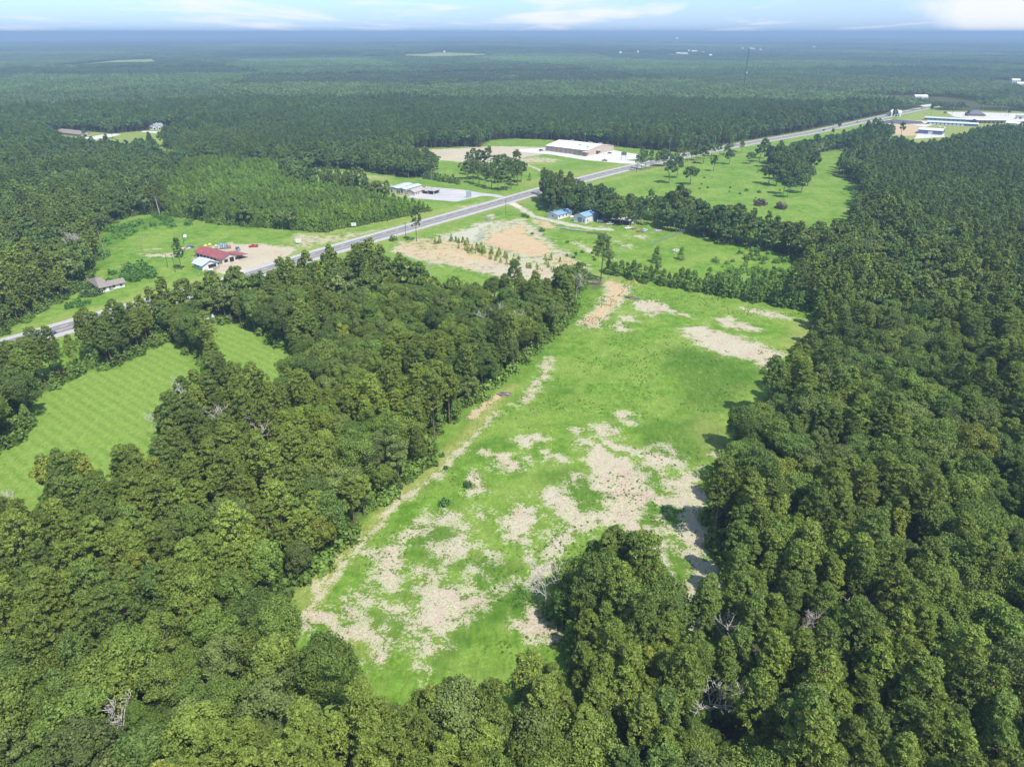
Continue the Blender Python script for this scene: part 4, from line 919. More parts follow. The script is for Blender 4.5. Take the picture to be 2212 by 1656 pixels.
# ---------------------------------------------------------------- the rest of the forest: one mass, standing trees scattered on points
def scatter_object(name, pts, protos, label):
    """pts: x y z sx rot tint kind arrays; protos: list of lists of objects joined into one instance"""
    x, y, z, sc, rot, tint, kd = pts
    me = bpy.data.meshes.new(name); n = len(x); me.vertices.add(n)
    me.vertices.foreach_set('co', np.stack([x, y, z], 1).astype(np.float32).ravel())
    for nm, arr in (('scl', sc), ('rot', rot)):
        a = me.attributes.new(nm, 'FLOAT', 'POINT'); a.data.foreach_set('value', np.asarray(arr, np.float32))
    a = me.attributes.new('kd', 'INT', 'POINT'); a.data.foreach_set('value', np.asarray(kd, np.int32))
    a = me.attributes.new('tint', 'FLOAT_VECTOR', 'POINT'); a.data.foreach_set('vector', np.asarray(tint, np.float32).ravel())
    o = link(name, me); tag(o, label, None, None, 'stuff')
    ng = bpy.data.node_groups.new(name, 'GeometryNodeTree'); ng.interface.new_socket('Geometry', in_out='INPUT', socket_type='NodeSocketGeometry'); ng.interface.new_socket('Geometry', in_out='OUTPUT', socket_type='NodeSocketGeometry')
    N = ng.nodes.new; L = ng.links.new; gi = N('NodeGroupInput'); go = N('NodeGroupOutput'); jo = N('GeometryNodeJoinGeometry')
    def na(nm, dt):
        q = N('GeometryNodeInputNamedAttribute'); q.data_type = dt; q.inputs[0].default_value = nm; return q.outputs[0]
    kdo = na('kd', 'INT'); sco = na('scl', 'FLOAT'); ro = na('rot', 'FLOAT'); cx = N('ShaderNodeCombineXYZ'); L(ro, cx.inputs[2])
    for i, ob in enumerate(protos):
        ip = N('GeometryNodeInstanceOnPoints'); L(gi.outputs[0], ip.inputs['Points'])
        cp = N('FunctionNodeCompare'); cp.data_type = 'INT'; cp.operation = 'EQUAL'; L(kdo, cp.inputs[2]); cp.inputs[3].default_value = i; L(cp.outputs[0], ip.inputs['Selection'])
        jg = N('GeometryNodeJoinGeometry')
        for b in ob:
            oi = N('GeometryNodeObjectInfo'); oi.transform_space = 'ORIGINAL'; oi.inputs[0].default_value = b; L(oi.outputs['Geometry'], jg.inputs[0])
        L(jg.outputs[0], ip.inputs['Instance']); L(cx.outputs[0], ip.inputs['Rotation']); L(sco, ip.inputs['Scale']); L(ip.outputs[0], jo.inputs[0])
    L(jo.outputs[0], go.inputs[0])
    md = o.modifiers.new('scatter', 'NODES'); md.node_group = ng
    return o
def parts_of(prefix):
    """one visible crown and trunk object for every prototype of this kind"""
    got = []
    for c, t in PROTO[prefix]:
        cc = next(o for o in COL.objects if o.data is c and o.name.startswith('crown')); tt = next(o for o in COL.objects if o.data is t)
        got.append([cc, tt])
    return got
def cat_pts(kind, near_key, far_key, split=330):
    x, y, sc, rot, tint = stuff[kind]; n = len(x); rr = np.hypot(x, y)
    nn = len(PROTO[near_key]); nf = len(PROTO[far_key]); h = (hash2(np.floor(x * 3), np.floor(y * 3), 9) * 997).astype(int)
    kd = np.where(rr < split, h % nn, nn + h % nf)
    return (x, y, np.full(n, -.05), sc, rot, tint, kd), parts_of(near_key) + parts_of(far_key)
def wants(kind):   # every prototype has to be seen at least once
    return [c.name for c, t in PROTO[kind]]
for kind in PROTO:
    for i, (c, t) in enumerate(PROTO[kind]):
        if not c.users or not any(o.data is c for o in COL.objects): print('UNUSED PROTO', kind, i)
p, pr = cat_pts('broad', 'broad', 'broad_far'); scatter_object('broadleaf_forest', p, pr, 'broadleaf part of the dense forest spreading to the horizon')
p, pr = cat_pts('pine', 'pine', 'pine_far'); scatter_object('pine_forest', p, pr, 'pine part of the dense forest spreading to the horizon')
x, y = UNDER; n = len(x); deep = open_sdf(x, y) < -9; sc = r7.uniform(.8, 1.9, n) * np.where(deep, 2.1, 1); tint = np.array([[.15, .235, .045]]) * r7.uniform(.75, 1.3, (n, 1))
kd = (r7.random(n) < .25).astype(int) * 3 + r7.integers(0, 3, n); sc = np.where(kd >= 3, np.minimum(sc * .55, 1.1), sc * 1.25)
kd = np.where(deep, 6 + r7.integers(0, 3, n), kd); sc = np.where(deep, r7.uniform(.38, .6, n), sc)
scatter_object('undergrowth', (x, y, np.full(n, -.05), sc, r7.uniform(0, 6, n), tint, kd), parts_of('shrub') + parts_of('young') + parts_of('broad')[:3], 'shrubs and saplings under and along the edge of the woods')
rw_ = np.random.default_rng(31); F_ = OPEN['field']; W_ = OPEN['works']; n = 60000
x = rw_.uniform(F_[:, 0].min(), F_[:, 0].max(), n); y = rw_.uniform(F_[:, 1].min(), W_[:, 1].max(), n)
dn = fbm(x / 16, y / 16, 91, 3) * .7 + fbm(x / 3.5, y / 3.5, 92, 2) * .3
k = inpoly(x, y, F_) & (dn > .56) & (rw_.random(n) < .95); x, y = x[k], y[k]; n = len(x)
print('weeds', n)
scatter_object('weeds', (x, y, np.full(n, -.12), rw_.uniform(.09, .24, n), rw_.uniform(0, 6, n), np.array([[.17, .30, .045]]) * rw_.uniform(.75, 1.2, (n, 1)), rw_.integers(0, 3, n)), parts_of('shrub'), 'low leafy weeds growing in patches over the fields')
x, y, sc, rot, tint = stuff['young']
scatter_object('young_pine_thicket', (x, y, np.full(len(x), -.05), sc, rot, tint, (rot * 100).astype(int) % 3), parts_of('young'), 'dense bright green stand of young pines beside the highway')
print('trees', [(k, len(v[0])) for k, v in stuff.items()])

# far forest: patches of canopy, real trees in coarse form
def patch_mesh(name, size, n, seed, card, ncard, R, H):
    r = np.random.default_rng(seed); k = int(math.sqrt(n)); g = (np.arange(k) + .5) / k * size - size / 2
    gx, gy = np.meshgrid(g, g); px = (gx + r.uniform(-.45, .45, gx.shape) * size / k).ravel(); py = (gy + r.uniform(-.45, .45, gy.shape) * size / k).ravel(); n = len(px)
    hh = H * r.uniform(.72, 1.12, n); rad = R * r.uniform(.8, 1.2, n)
    e = ell(n * ncard, r); e[:, 2] = np.abs(e[:, 2]) * 1.1 - .35; e = unit(e)
    C = e * np.repeat(np.stack([rad, rad, hh * .32], 1), ncard, 0) * r.uniform(.7, 1.05, (n * ncard, 1)) + np.repeat(np.stack([px, py, hh * .68], 1), ncard, 0)
    V, F = cards(C, e, card, card * .8, r, .3)
    v = r.uniform(.8, 1.2, len(F)) * np.repeat(r.uniform(.75, 1.25, n), ncard)
    # dark understorey so no ground shows between the crowns
    return mesh_np(name, V, F, [LEAF], v=v)
def ppatch(rmin, rmax, size, seed, clear, protos, name):
    x, y = grid(size, rmax, .80, seed=seed, rmin=rmin, ymin=rmin * .5)
    n = int(rmax / size) + 2
    gx, gy = np.meshgrid(np.arange(-n, n) * size, np.arange(0, n) * size); x = gx.ravel().astype(float); y = gy.ravel().astype(float)
    rr = np.hypot(x, y); k = (rr < rmax) & (rr >= rmin) & (np.abs(np.arctan2(x, y)) < .80); x, y = x[k], y[k]
    s = np.full(x.shape, -1e9)
    for P in OPEN.values(): s = np.maximum(s, sdf(x, y, P))
    for fx, fy in FARB: s = np.maximum(s, 95 - np.hypot(x - fx, (y - fy + 40) * .7))
    ok = s < clear; x, y = x[ok], y[ok]; r = np.random.default_rng(seed); n = len(x)
    t = fbm(x / 420, y / 420, 61, 4)[:, None]; big = fbm(x / 1500, y / 900, 62, 3)[:, None]
    cell_ = lambda X, Y, q: hash2(np.floor(X / q), np.floor(Y / q), 71)
    wx_ = x + 500 * (fbm(x / 900, y / 900, 63) - .5) + .35 * y; wy_ = y + 500 * (fbm(x / 900, y / 900, 64) - .5) - .2 * x
    par = cell_(wx_, wy_, 620.0); par2 = cell_(wx_ + 99, wy_ - 40, 1400.0)
    tint = np.array([[.100, .170, .058]]) * (1 - t) + np.array([[.140, .205, .062]]) * t; lt = (par > .82)[:, None]; tint = np.where(lt, tint * [1.10, 1.13, 1.05], tint); tint = tint * (.72 + .5 * big) * (.70 + .50 * par[:, None]) * (.80 + .4 * par2[:, None]) * r.uniform(.93, 1.07, (n, 1))
    return x, y, terrain(x, y) - .2 - 7 * (par < .25) - 3.5 * ((par > .5) & (par < .65)), np.full(n, 1.0), r.integers(0, 4, n) * math.pi / 2, tint, r.integers(0, len(protos), n)
def first_patch(me, px, py, lab):
    x, y = G(px, py); z = float(terrain(np.array([x]), np.array([y]))[0]); o = link('canopy_patch', me, None, (x, y, z)); o['tint'] = (.12, .18, .06)
    tag(o, lab, None, None, 'stuff'); return o
FARPOS = [(1048, 80, 26), (1060, 79, 20), (1071, 78, 34), (1163, 78, 40), (1500, 114, 50), (1518, 116, 40), (1488, 113, 16), (1604, 108, 22), (1624, 108, 60), (1642, 110, 26), (1535, 122, 22), (1466, 118, 34), (1478, 119, 60), (1378, 116, 14), (1745, 92, 60), (1758, 104, 30), (2195, 178, 30), (2208, 186, 34), (1340, 118, 20), (1985, 92, 120), (1935, 252, 22), (1932, 250, 12), (1990, 216, 34), (960, 118, 14)]
FARB = [G(a, b) for a, b, c in FARPOS]
FA = [first_patch(patch_mesh('canopy_patch', 44, 64, 700 + i, 2.1, 24, 3.6, 16), 300 + 400 * i, 176, 'patch of far forest canopy') for i in range(3)]
FB = [first_patch(patch_mesh('canopy_patch', 150, 400, 710 + i, 4.2, 9, 5.2, 17), 500 + 500 * i, 108, 'patch of distant forest canopy') for i in range(2)]
scatter_object('far_forest', ppatch(R_IND - 20, 4600, 40, 81, -8, FA, 'a'), [[o] for o in FA], 'far forest canopy beyond the highway')
scatter_object('distant_forest', ppatch(4600, 26000, 140, 82, -5, FB, 'b'), [[o] for o in FB], 'distant hazy forest reaching the horizon')

# ---------------------------------------------------------------- buildings
def frame(A, B, C, right):
    A = np.array(G(*A)); B = np.array(G(*B)); C = np.array(G(*C)); d = B - A; W = np.hypot(*d); d /= W; nrm = np.array([-d[1], d[0]])
    D = abs(np.dot(C - (B if right else A), nrm)); return A, W, D, math.atan2(d[1], d[0])
def wallmesh(W, D, e, ridge, deep, m):
    mb = MB(); z = ridge
    if deep:   # gable faces front and back
        mb.poly([(0,0,0),(W,0,0),(W,0,e),(W/2,0,z),(0,0,e)], m); mb.poly([(W,D,0),(0,D,0),(0,D,e),(W/2,D,z),(W,D,e)], m)
        mb.poly([(0,D,0),(0,0,0),(0,0,e),(0,D,e)], m); mb.poly([(W,0,0),(W,D,0),(W,D,e),(W,0,e)], m)
    else:
        mb.poly([(0,D,0),(0,0,0),(0,0,e),(0,D/2,z),(0,D,e)], m); mb.poly([(W,0,0),(W,D,0),(W,D,e),(W,D/2,z),(W,0,e)], m)
        mb.poly([(0,0,0),(W,0,0),(W,0,e),(0,0,e)], m); mb.poly([(W,D,0),(0,D,0),(0,D,e),(W,D,e)], m)
    return mb
def roofmesh(W, D, e, ridge, deep, m, o=.45, th=.16, ribs=0, hip=0.0):
    mb = MB()
    def slab(p):
        q = [(a, b, c + th) for a, b, c in p]; mb.poly(q, m); mb.poly(p[::-1], m)
        for i in range(len(p)):
            j = (i + 1) % len(p); mb.poly([p[i], p[j], q[j], q[i]], m)
    if deep:
        sl = (ridge - e) / (W / 2); ez = e - sl * o + .02; rz = ridge + .02
        slab([(-o, -o, ez), (W/2, -o + hip, rz), (W/2, D + o - hip, rz), (-o, D + o, ez)][::-1]); slab([(W + o, -o, ez), (W + o, D + o, ez), (W/2, D + o - hip, rz), (W/2, -o + hip, rz)][::-1])
        if hip: slab([(-o, -o, ez), (W + o, -o, ez), (W/2, -o + hip, rz)]); slab([(W + o, D + o, ez), (-o, D + o, ez), (W/2, D + o - hip, rz)])
        if ribs:
            n = int((D + 2 * o) / ribs)
            for i in range(n + 1):
                y = -o + i * (D + 2 * o) / n
                for sx, x0, x1 in ((1, -o, W/2), (-1, W + o, W/2)):
                    mb.tube((x0, y, ez + th + .02), (x1, y, rz + th + .02), .04, .04, m, 3, False)
    else:
        sl = (ridge - e) / (D / 2); ez = e - sl * o + .02; rz = ridge + .02
        slab([(-o, -o, ez), (W + o, -o, ez), (W + o - hip, D/2, rz), (-o + hip, D/2, rz)]); slab([(W + o, D + o, ez), (-o, D + o, ez), (-o + hip, D/2, rz), (W + o - hip, D/2, rz)])
        if hip: slab([(W + o, -o, ez), (W + o, D + o, ez), (W + o - hip, D/2, rz)]); slab([(-o, D + o, ez), (-o, -o, ez), (-o + hip, D/2, rz)])
        if ribs:
            n = int((W + 2 * o) / ribs)
            for i in range(n + 1):
                x = -o + i * (W + 2 * o) / n
                mb.tube((x, -o, ez + th + .02), (x, D/2, rz + th + .02), .04, .04, m, 3, False); mb.tube((x, D + o, ez + th + .02), (x, D/2, rz + th + .02), .04, .04, m, 3, False)
    return mb
def opening(root, kind, face, u, z, w, h, W, D, m, fm):
    """u is the distance along the face from its left end as seen from outside"""
    mb = MB(); fr = MB(); t = .05
    def bx(mb_, a0, a1, z0, z1, d0, d1, mm):
        if face == 'front': mb_.box(a0, a1, -d1, -d0, z0, z1, mm)
        elif face == 'right': mb_.box(W + d0, W + d1, a0, a1, z0, z1, mm)
        elif face == 'left': mb_.box(-d1, -d0, D - a1, D - a0, z0, z1, mm)
        else: mb_.box(W - a1, W - a0, D + d0, D + d1, z0, z1, mm)
    bx(mb, u, u + w, z, z + h, .004, t, m); o = mb.build(kind, root)
    if fm:
        f = .12
        bx(fr, u - f, u, z - f, z + h + f, .004, t + .05, fm); bx(fr, u + w, u + w + f, z - f, z + h + f, .004, t + .05, fm)
        bx(fr, u, u + w, z + h, z + h + f, .004, t + .05, fm); bx(fr, u, u + w, z - f, z, .004, t + .05, fm)
        fr.build('frame', o)
    return o
def building(name, label, cat, A, B, C, right, e, ridge, deep, wm, rm, ops=(), o=.45, ribs=0, group=None, hip=0, D=None, W=None, base=True):
    P, W_, D_, rz = frame(A, B, C, right); W = W or W_; D = D or D_
    t = thing(name, label, cat, (P[0], P[1], 0), rz, group)
    wallmesh(W, D, e, ridge if not hip else e, deep, wm).build('wall', t); roofmesh(W, D, e, ridge, deep, rm, o, .16, ribs, hip).build('roof', t)
    if base: mb = MB(); mb.box(-.35, W + .35, -.35, D + .35, -.2, .12, M['concrete']); mb.build('foundation', t)
    for op in ops: opening(t, *op[:6], W, D, op[6], op[7] if len(op) > 7 else None)
    return t, W, D
GL = M['glass']; DK_ = M['dark']; WT = M['white']
# blue roofed sheds
building('metal_building', 'low white building with blue roof and small windows, left of the pair', 'building', (1181.6,469), (1205.4,474), (1232.7,464), True, 3.0, 4.1, True, WT, M['roof_blue'],
         [('window','front',5,1.2,1.0,1.1,GL,M['grey']), ('window','right',1.2,1.2,1,1.1,GL,M['grey']), ('window','right',5,1.2,1,1.1,GL,M['grey']), ('window','right',9,1.2,1,1.1,GL,M['grey']), ('window','right',13,1.2,1,1.1,GL,M['grey'])], ribs=1.2)
t2, W2, D2 = building('metal_building', 'taller white workshop with blue metal roof and grey roll-up door', 'workshop', (1239.5,478.4), (1264.1,483.2), (1286.2,473.4), True, 4.7, 6.4, True, WT, M['roof_blue'],
         [('door','front',3.4,.12,3.4,3.6,M['door'],M['white']), ('window','front',8.3,1.2,.8,1.1,GL,M['grey']), ('door','right',10,.12,4.5,3.9,M['door'],M['white']), ('window','right',2,1.3,1,1,GL,M['grey'])], ribs=1.2)
mb = MB()
for i in range(4): mb.tube((W2 + .35, 1.5 + i * 2.2, 1 + (i % 2) * .3), (W2 + .9, 5.5 + i * 1.2, 1.1), .09, .09, M['grey'], 5)
mb.build('pipe_rack', t2)
# carport
def carport(name, label, A, B, C, h, rm, pm, grp=None, rise=.5, thk=.22, cat='carport'):
    P, W, D, rz = frame(A, B, C, True); t = thing(name, label, cat, (P[0], P[1], 0), rz, grp); mb = MB()
    mb.poly([(-.6,-.6,h),(W+.6,-.6,h),(W+.6,D+.6,h+rise),(-.6,D+.6,h+rise)], rm); mb.poly([(-.6,D+.6,h+rise-thk),(W+.6,D+.6,h+rise-thk),(W+.6,-.6,h-thk),(-.6,-.6,h-thk)], rm)
    mb.poly([(-.6,-.6,h-thk),(W+.6,-.6,h-thk),(W+.6,-.6,h),(-.6,-.6,h)], rm); mb.poly([(W+.6,-.6,h-thk),(W+.6,D+.6,h+rise-thk),(W+.6,D+.6,h+rise),(W+.6,-.6,h)], rm); mb.poly([(-.6,D+.6,h+rise-thk),(-.6,-.6,h-thk),(-.6,-.6,h),(-.6,D+.6,h+rise)], rm); mb.poly([(W+.6,D+.6,h+rise-thk),(-.6,D+.6,h+rise-thk),(-.6,D+.6,h+rise),(W+.6,D+.6,h+rise)], rm)
    mb.build('roof', t); n = max(2, int(W / 5) + 1)
    for i in range(n):
        for y in (0, D):
            q = MB(); x = i * W / (n - 1); q.box(x - .12, x + .12, y - .12, y + .12, 0, h - thk + (rise if y else 0), pm); q.build('post', t)
    return t, W, D
carport('carport', 'open carport with pale grey roof sheltering dark machinery', (1320,483), (1360,488), (1366,478), 3.6, M['cream'], M['grey'], rise=1.0)
rnd = random.Random(3)
def heap(name, label, cat, px, py, sx, sy, sz, n, mats, rz=None, long=True, grp=None):
    x, y = G(px, py); t = thing(name, label, cat, (x, y, 0), rz if rz is not None else rnd.uniform(0, 3), grp)
    for m in mats:
        mb = MB()
        for i in range(max(2, n // len(mats))):
            a = rnd.gauss(0, .35) if long else rnd.uniform(0, 3.14); L = sx * rnd.uniform(.4, .95); cx = rnd.uniform(-.2, .2) * sx; cy = rnd.uniform(-.5, .5) * sy; z = .06 + rnd.random() ** 1.5 * sz * (1 - abs(cy) / sy * 1.2)
            w = rnd.uniform(.1, .3)
            if long == 'log': mb.tube((cx - L/2, cy, z + .1), (cx + L/2, cy + a * .8, z + .15 + rnd.uniform(-.1, .1)), w * .55 + .05, w * .5 + .03, m, 6)
            else: mb.box(cx - L/2, cx + L/2, cy - w, cy + w, max(0, z - .06), z + .05 + w * .3, m, a, (cx, cy))
        mb.build('board' if long != 'log' else 'log', t)
    return t
heap('machinery', 'dark mix of tractors and implements under the open carport', 'machinery', 1338, 481, 10, 3.5, 2.0, 60, [DK_, M['rust'], M['red'], M['black']], .2, False)
heap('scrap_heap', 'heap of bleached boards and junk at the end of the parked wrecks', 'scrap heap', 1421, 499.5, 6, 4, .9, 40, [M['debris'], M['wood']], .2, False)
heap('scrap_heap', 'white scrap heap beside the smaller round pine', 'scrap heap', 1459, 541.5, 5, 2.6, .8, 26, [M['debris'], M['white'], M['grey']], .1, False)
heap('scrap_heap', 'cluttered junk pile between workshop and carport', 'scrap heap', 1305, 475, 7, 3, 1.6, 40, [M['debris'], M['rust'], M['white']], .1, False)
heap('scrap_heap', 'white rubble at the foot of the pole by the tree belt', 'scrap heap', 1168, 447, 4, 2.4, .9, 24, [M['white'], M['debris']], .3, False)
heap('scrap_heap', 'colourful junk pile beside the blue car behind the red roofed building', 'scrap heap', 402, 537, 7, 3.5, .8, 36, [M['debris'], M['rust'], M['white']], .3, False)
heap('scrap_heap', 'white junk along the left wall of the red roofed building', 'scrap heap', 421, 563, 3, 6, .9, 30, [M['white'], M['debris'], M['grey']], .5, False)
heap('log_pile', 'stack of dark logs beside the track at the wood edge', 'log pile', 1090, 853, 4.6, 3.0, 1.0, 34, [M['darklog'], M['wood']], -.25, 'log')
heap('brush_pile', 'long pile of dark cut brush in the clay scar', 'brush pile', 1365, 645, 6.5, 2.0, .7, 30, [M['darklog'], M['wood']], -.35, 'log')
heap('brush_pile', 'grey brush pile at the foot of the lone tall pine', 'brush pile', 1283, 612, 6, 3, 1.0, 36, [M['darklog'], M['wood']], -.25, 'log')
heap('timber_stack', 'pale pallets stacked at the right end of the racks', 'pallets', 1310.5, 505.5, 3, 1.8, .5, 12, [M['debris'], M['grey']], .5)
for k, (px, py, lab, L_) in enumerate([(1215,494,'dark steel rack at the left end of the row below the drive',9),(1238,498,'second long grey steel rack from the left below the drive',9),(1262,500.5,'short grey pile of panels in the middle of the racks',6),(1283,505,'dark flat trailer frame before the pale pallets',9)]):
    x, y = G(px, py); t = thing('steel_rack', lab, 'rack', (x, y, 0), -.32, 'racks and frames below the drive')
    mb = MB()
    for i in range(6): mb.tube((-L_/2, -.8 + i * .3, .75 + .05 * (i % 2)), (L_/2, -.8 + i * .3, .75 + .05 * (i % 2)), .08, .08, M['grey'] if k != 3 else M['darklog'], 5)
    mb.build('beam', t); mb = MB()
    for i in range(4):
        xx = -L_/2 + .4 + i * (L_ - .8) / 3; mb.box(xx - .1, xx + .1, -.9, .9, 0, .66, M['darklog'])
    mb.build('stand', t)
# red roofed building
red, RW, RD = building('red_roofed_building', 'long cream building with dark red metal roof on the sand lot', 'building', (481.5,571), (514.5,562), (427.7,553.5), False, 3.1, 5.2, True, M['cream'], M['roof_red'],
         [('window','front',1.3,.8,2.2,1.5,DK_,M['brown_trim']), ('door','front',4.9,.12,2.6,2.7,DK_,M['brown_trim']), ('window','front',8.6,.8,1.6,1.5,DK_,M['brown_trim'])] + [('window','left',1.5+i*3.4,.5,2.2,1.9,DK_,M['white']) for i in range(6)], ribs=1.0, o=.7)
mb = MB(); mb.poly([(RW+.7,-.7,2.95),(RW+7,-.7,2.2),(RW+7,RD*.45,2.2),(RW+.7,RD*.45,2.95)], M['roof_red']); mb.poly([(RW+.7,RD*.45,2.8),(RW+7,RD*.45,2.05),(RW+7,-.7,2.05),(RW+.7,-.7,2.8)], M['roof_red']); mb.poly([(RW+.7,-.7,2.8),(RW+7,-.7,2.05),(RW+7,-.7,2.2),(RW+.7,-.7,2.95)], M['roof_red']); mb.poly([(RW+7,-.7,2.05),(RW+7,RD*.45,2.05),(RW+7,RD*.45,2.2),(RW+7,-.7,2.2)], M['roof_red'])
mb.build('porch_roof', red)
for y in (-.5, RD * .2, RD * .42): mb = MB(); mb.box(RW+6.6, RW+6.8, y, y+.2, 0, 2.1, M['white']); mb.build('post', red)
hs, HW, HD = building('grey_roofed_house', 'small white house with pale metal roof in front of the red roofed building', 'house', (438.6,584.5), (470.5,576.5), (421.3,577.5), False, 3.0, 4.9, True, WT, M['roof_pale'],
         [('door','front',3.6,.5,4.6,1.9,DK_,M['grey']), ('window','front',9.3,1.2,1.0,1.1,GL,M['grey']), ('window','left',1,1.1,1.4,1.2,GL,M['white']), ('window','left',4,1.1,1.4,1.2,GL,M['white'])], ribs=1.0, o=.8)
mb = MB(); mb.box(.5, HW - .5, -2.6, -.06, .0, .35, M['wood']); mb.build('deck', hs)
for i in range(7): mb = MB(); mb.box(3 + i * .95, 3.12 + i * .95, -2.6, -2.48, .35, 1.35, M['wood']); mb.build('rail_post', hs)
mb = MB(); mb.box(2.9, 9, -2.6, -2.5, 1.3, 1.4, M['wood']); mb.build('rail', hs)
# old white house, L shaped
oh, OW, OD = building('old_white_house', 'weathered white house with brown shingle roof beside the wood', 'house', (219,632), (242,627), (193,614), False, 2.7, 5.0, False, WT, M['roof_brown'],
         [('window','front',1.2,1.0,1.2,1.3,GL,M['grey']), ('door','front',4,.15,1.2,2.1,M['blue_wall'],WT)], o=.7, hip=2.0)
mb = wallmesh(7, 5.6, 2.6, 4.0, False, M['white']); w_ = mb.build('wing_wall', oh, (OW + .01, 1.2, 0)); mb = roofmesh(7, 5.6, 2.6, 4.0, False, M['roof_brown'], .7, .16); mb.build('wing_roof', oh, (OW + .01, 1.2, .01))
for u in (1.0, 4.6): mb = MB(); mb.box(OW + u, OW + u + 1.2, 1.13, 1.195, .9, 2.1, GL); mb.build('window', oh)
# storage pair and office
stA, sW, sD = building('storage_building', 'left cream storage building with pale blue roof panels by the parking lot', 'storage building', (841,415.5), (859.5,417.5), (868,403.5), False, 4.0, 4.6, True, M['cream'], M['roof_pale'],
         [('door','front',2,.12,1.4,2.6,DK_,WT)], ribs=1.0, D=22)
stB, sW, sD = building('storage_building', 'right cream storage building with pale blue roof panels by the parking lot', 'storage building', (860.5,418), (877,420), (889,406.5), False, 4.0, 4.6, True, M['cream'], M['roof_pale'],
         [('door','front',.5,.12,1.2,2.4,DK_,WT), ('window','front',3,1,1.6,2,GL,M['grey'])], ribs=1.0, D=22)
of, oW, oD = building('office', 'small office with grey tan shingle roof joined to the drive-under canopy', 'office', (878,421), (896,423), (912,415), True, 2.8, 4.6, True, M['cream'], M['shingle_tan'],
         [('window','right',2,1,1.2,1.2,GL,WT), ('door','right',5,.12,1,2.1,M['brown_trim'],WT)], o=.5)
P_, cW, cD, crz = frame((911,418), (934,420.5), (946,416), True)
cn = thing('canopy', 'grey tan canopy on white columns beside the office', 'canopy', (P_[0], P_[1], 0), crz); cW = max(cW, 12); cD = max(cD, 9)
roofmesh(cW, cD, 3.1, 4.9, False, M['shingle_tan'], .5, .18, hip=2.5).build('roof', cn)
for x, y in ((.3,.3),(cW/2,.3),(cW-.3,.3),(cW-.3,cD-.3),(.3,cD-.3),(cW/2,cD-.3)): mb = MB(); mb.box(x-.22,x+.22,y-.22,y+.22,0,3.1,WT); mb.build('column', cn)
mb = MB(); mb.box(.6, cW - .6, cD - .9, cD - .6, 0, 3.0, M['blue_wall']); mb.build('back_wall', cn)
# warehouse
wh, wW, wD = building('warehouse', 'large tan metal warehouse with white roof and eight bays by the concrete lot', 'warehouse', (1268.8,337.2), (1325.5,325.8), (1192.9,323.2), False, 5.6, 9.2, True, M['tan'], M['roof_white'],
         [('door','front',wx_,.12,3.2,3.0,DK_,M['brown_trim']) for wx_ in (17,)] + [('window','front',22,1.0,2.2,2.0,DK_,M['white']), ('window','front',1.5,1.6,1.2,1.4,DK_,WT)], o=.35, ribs=2.4)
for i in range(9): mb = MB(); y = wD * (i + .35) / 9 + .5; mb.box(-.28, -.005, wD - y - .25, wD - y + .25, 0, 5.4, M['brown_trim']); mb.build('pilaster', wh)
for i in range(8): mb = MB(); y = wD * (i + .9) / 9 + .3; mb.box(-.08, -.005, wD - y - 2.1, wD - y + 2.1, .1, 4.4, M['stone']); mb.build('bay_panel', wh)
mb = MB(); mb.box(-3.4, .4, -.2, 4.2, 0, 4.2, M['brick']); mb.box(-3.7, .6, -.5, 4.5, 4.2, 4.5, M['roof_white']); mb.build('corner_porch', wh); mb = MB(); mb.box(-2.6, -.9, -.26, -.21, 1.2, 3, DK_); mb.build('porch_window', wh)
mb = MB(); mb.box(15.5, 22, -2.6, -.05, 4.0, 4.3, M['cream']); mb.build('awning', wh)
for (x, y, sc_) in ((wW * .28, wD * .35, 1.3), (wW * .2, wD * .12, 1.3), (wW * .68, wD * .35, 1.6), (wW * .8, wD * .2, 1.8), (wW * .58, wD * .75, 1.5), (wW * .74, wD * .42, 1.3)):
    zr = 5.6 + 3.6 * (1 - abs(x / wW - .5) * 2) + .15; mb = MB(); mb.box(x - sc_, x + sc_, y - sc_ * .8, y + sc_ * .8, zr - .4, zr + 1.2, M['galv']); mb.build('roof_unit', wh)
# far right yards
building('storage_row', 'rear long storage row with pale grey blue roof on the right', 'storage building', (1997,259), (2103,264.5), (2103,260), True, 3.2, 4.4, False, M['brown_trim'], M['roof_pale'], [('door','front',3+i*6,.1,4,2.4,M['door']) for i in range(9)], D=13, ribs=4, group='long storage rows')
building('storage_row', 'front long storage row with pale grey blue roof, partly behind pines', 'storage building', (2002,268.5), (2112,274), (2112,270), True, 3.2, 4.6, False, M['blue_wall'], M['roof_pale'], [('door','front',3+i*5,.1,3.4,2.4,WT) for i in range(9)], D=13, ribs=4, group='long storage rows')
building('white_roofed_building', 'broad building with bright white roof and blue walls beside the orange sand lot', 'building', (1982,288.5), (2034,292), (2034,280), True, 5.0, 6.4, False, M['blue_wall'], M['roof_white'], [('door','front',12,.1,5,4,WT)], D=26)
building('clinic', 'low brick building with dark charcoal hip roof on the pale lot', 'building', (2091,251), (2126.5,252), (2126,248), True, 3.4, 8.0, False, M['brick'], M['roof_char'], [('window','front',3+i*5,1,2,1.4,GL,WT) for i in range(5)], D=22, hip=9)
building('brown_storage', 'long low building with dark brown front above the pines at right', 'building', (2109,266.5), (2172,267), (2172,262), True, 4.2, 5.0, False, M['brown_trim'], M['roof_grey'], [('door','front',4+i*6,.1,3,3,DK_) for i in range(6)], D=12)
building('white_tent_building', 'low white roofed building at the right border beyond the pines', 'building', (2170,272), (2207,275), (2207,268), True, 4.2, 5.6, False, WT, M['roof_white'], [], D=16)
building('small_shed', 'small shed with slate roof at the right end of the lots', 'shed', (2196,257), (2211,257.5), (2211,254), True, 3.6, 5.0, False, WT, M['roof_slate'], [('door','front',3,.1,3,2.6,DK_)], D=9)
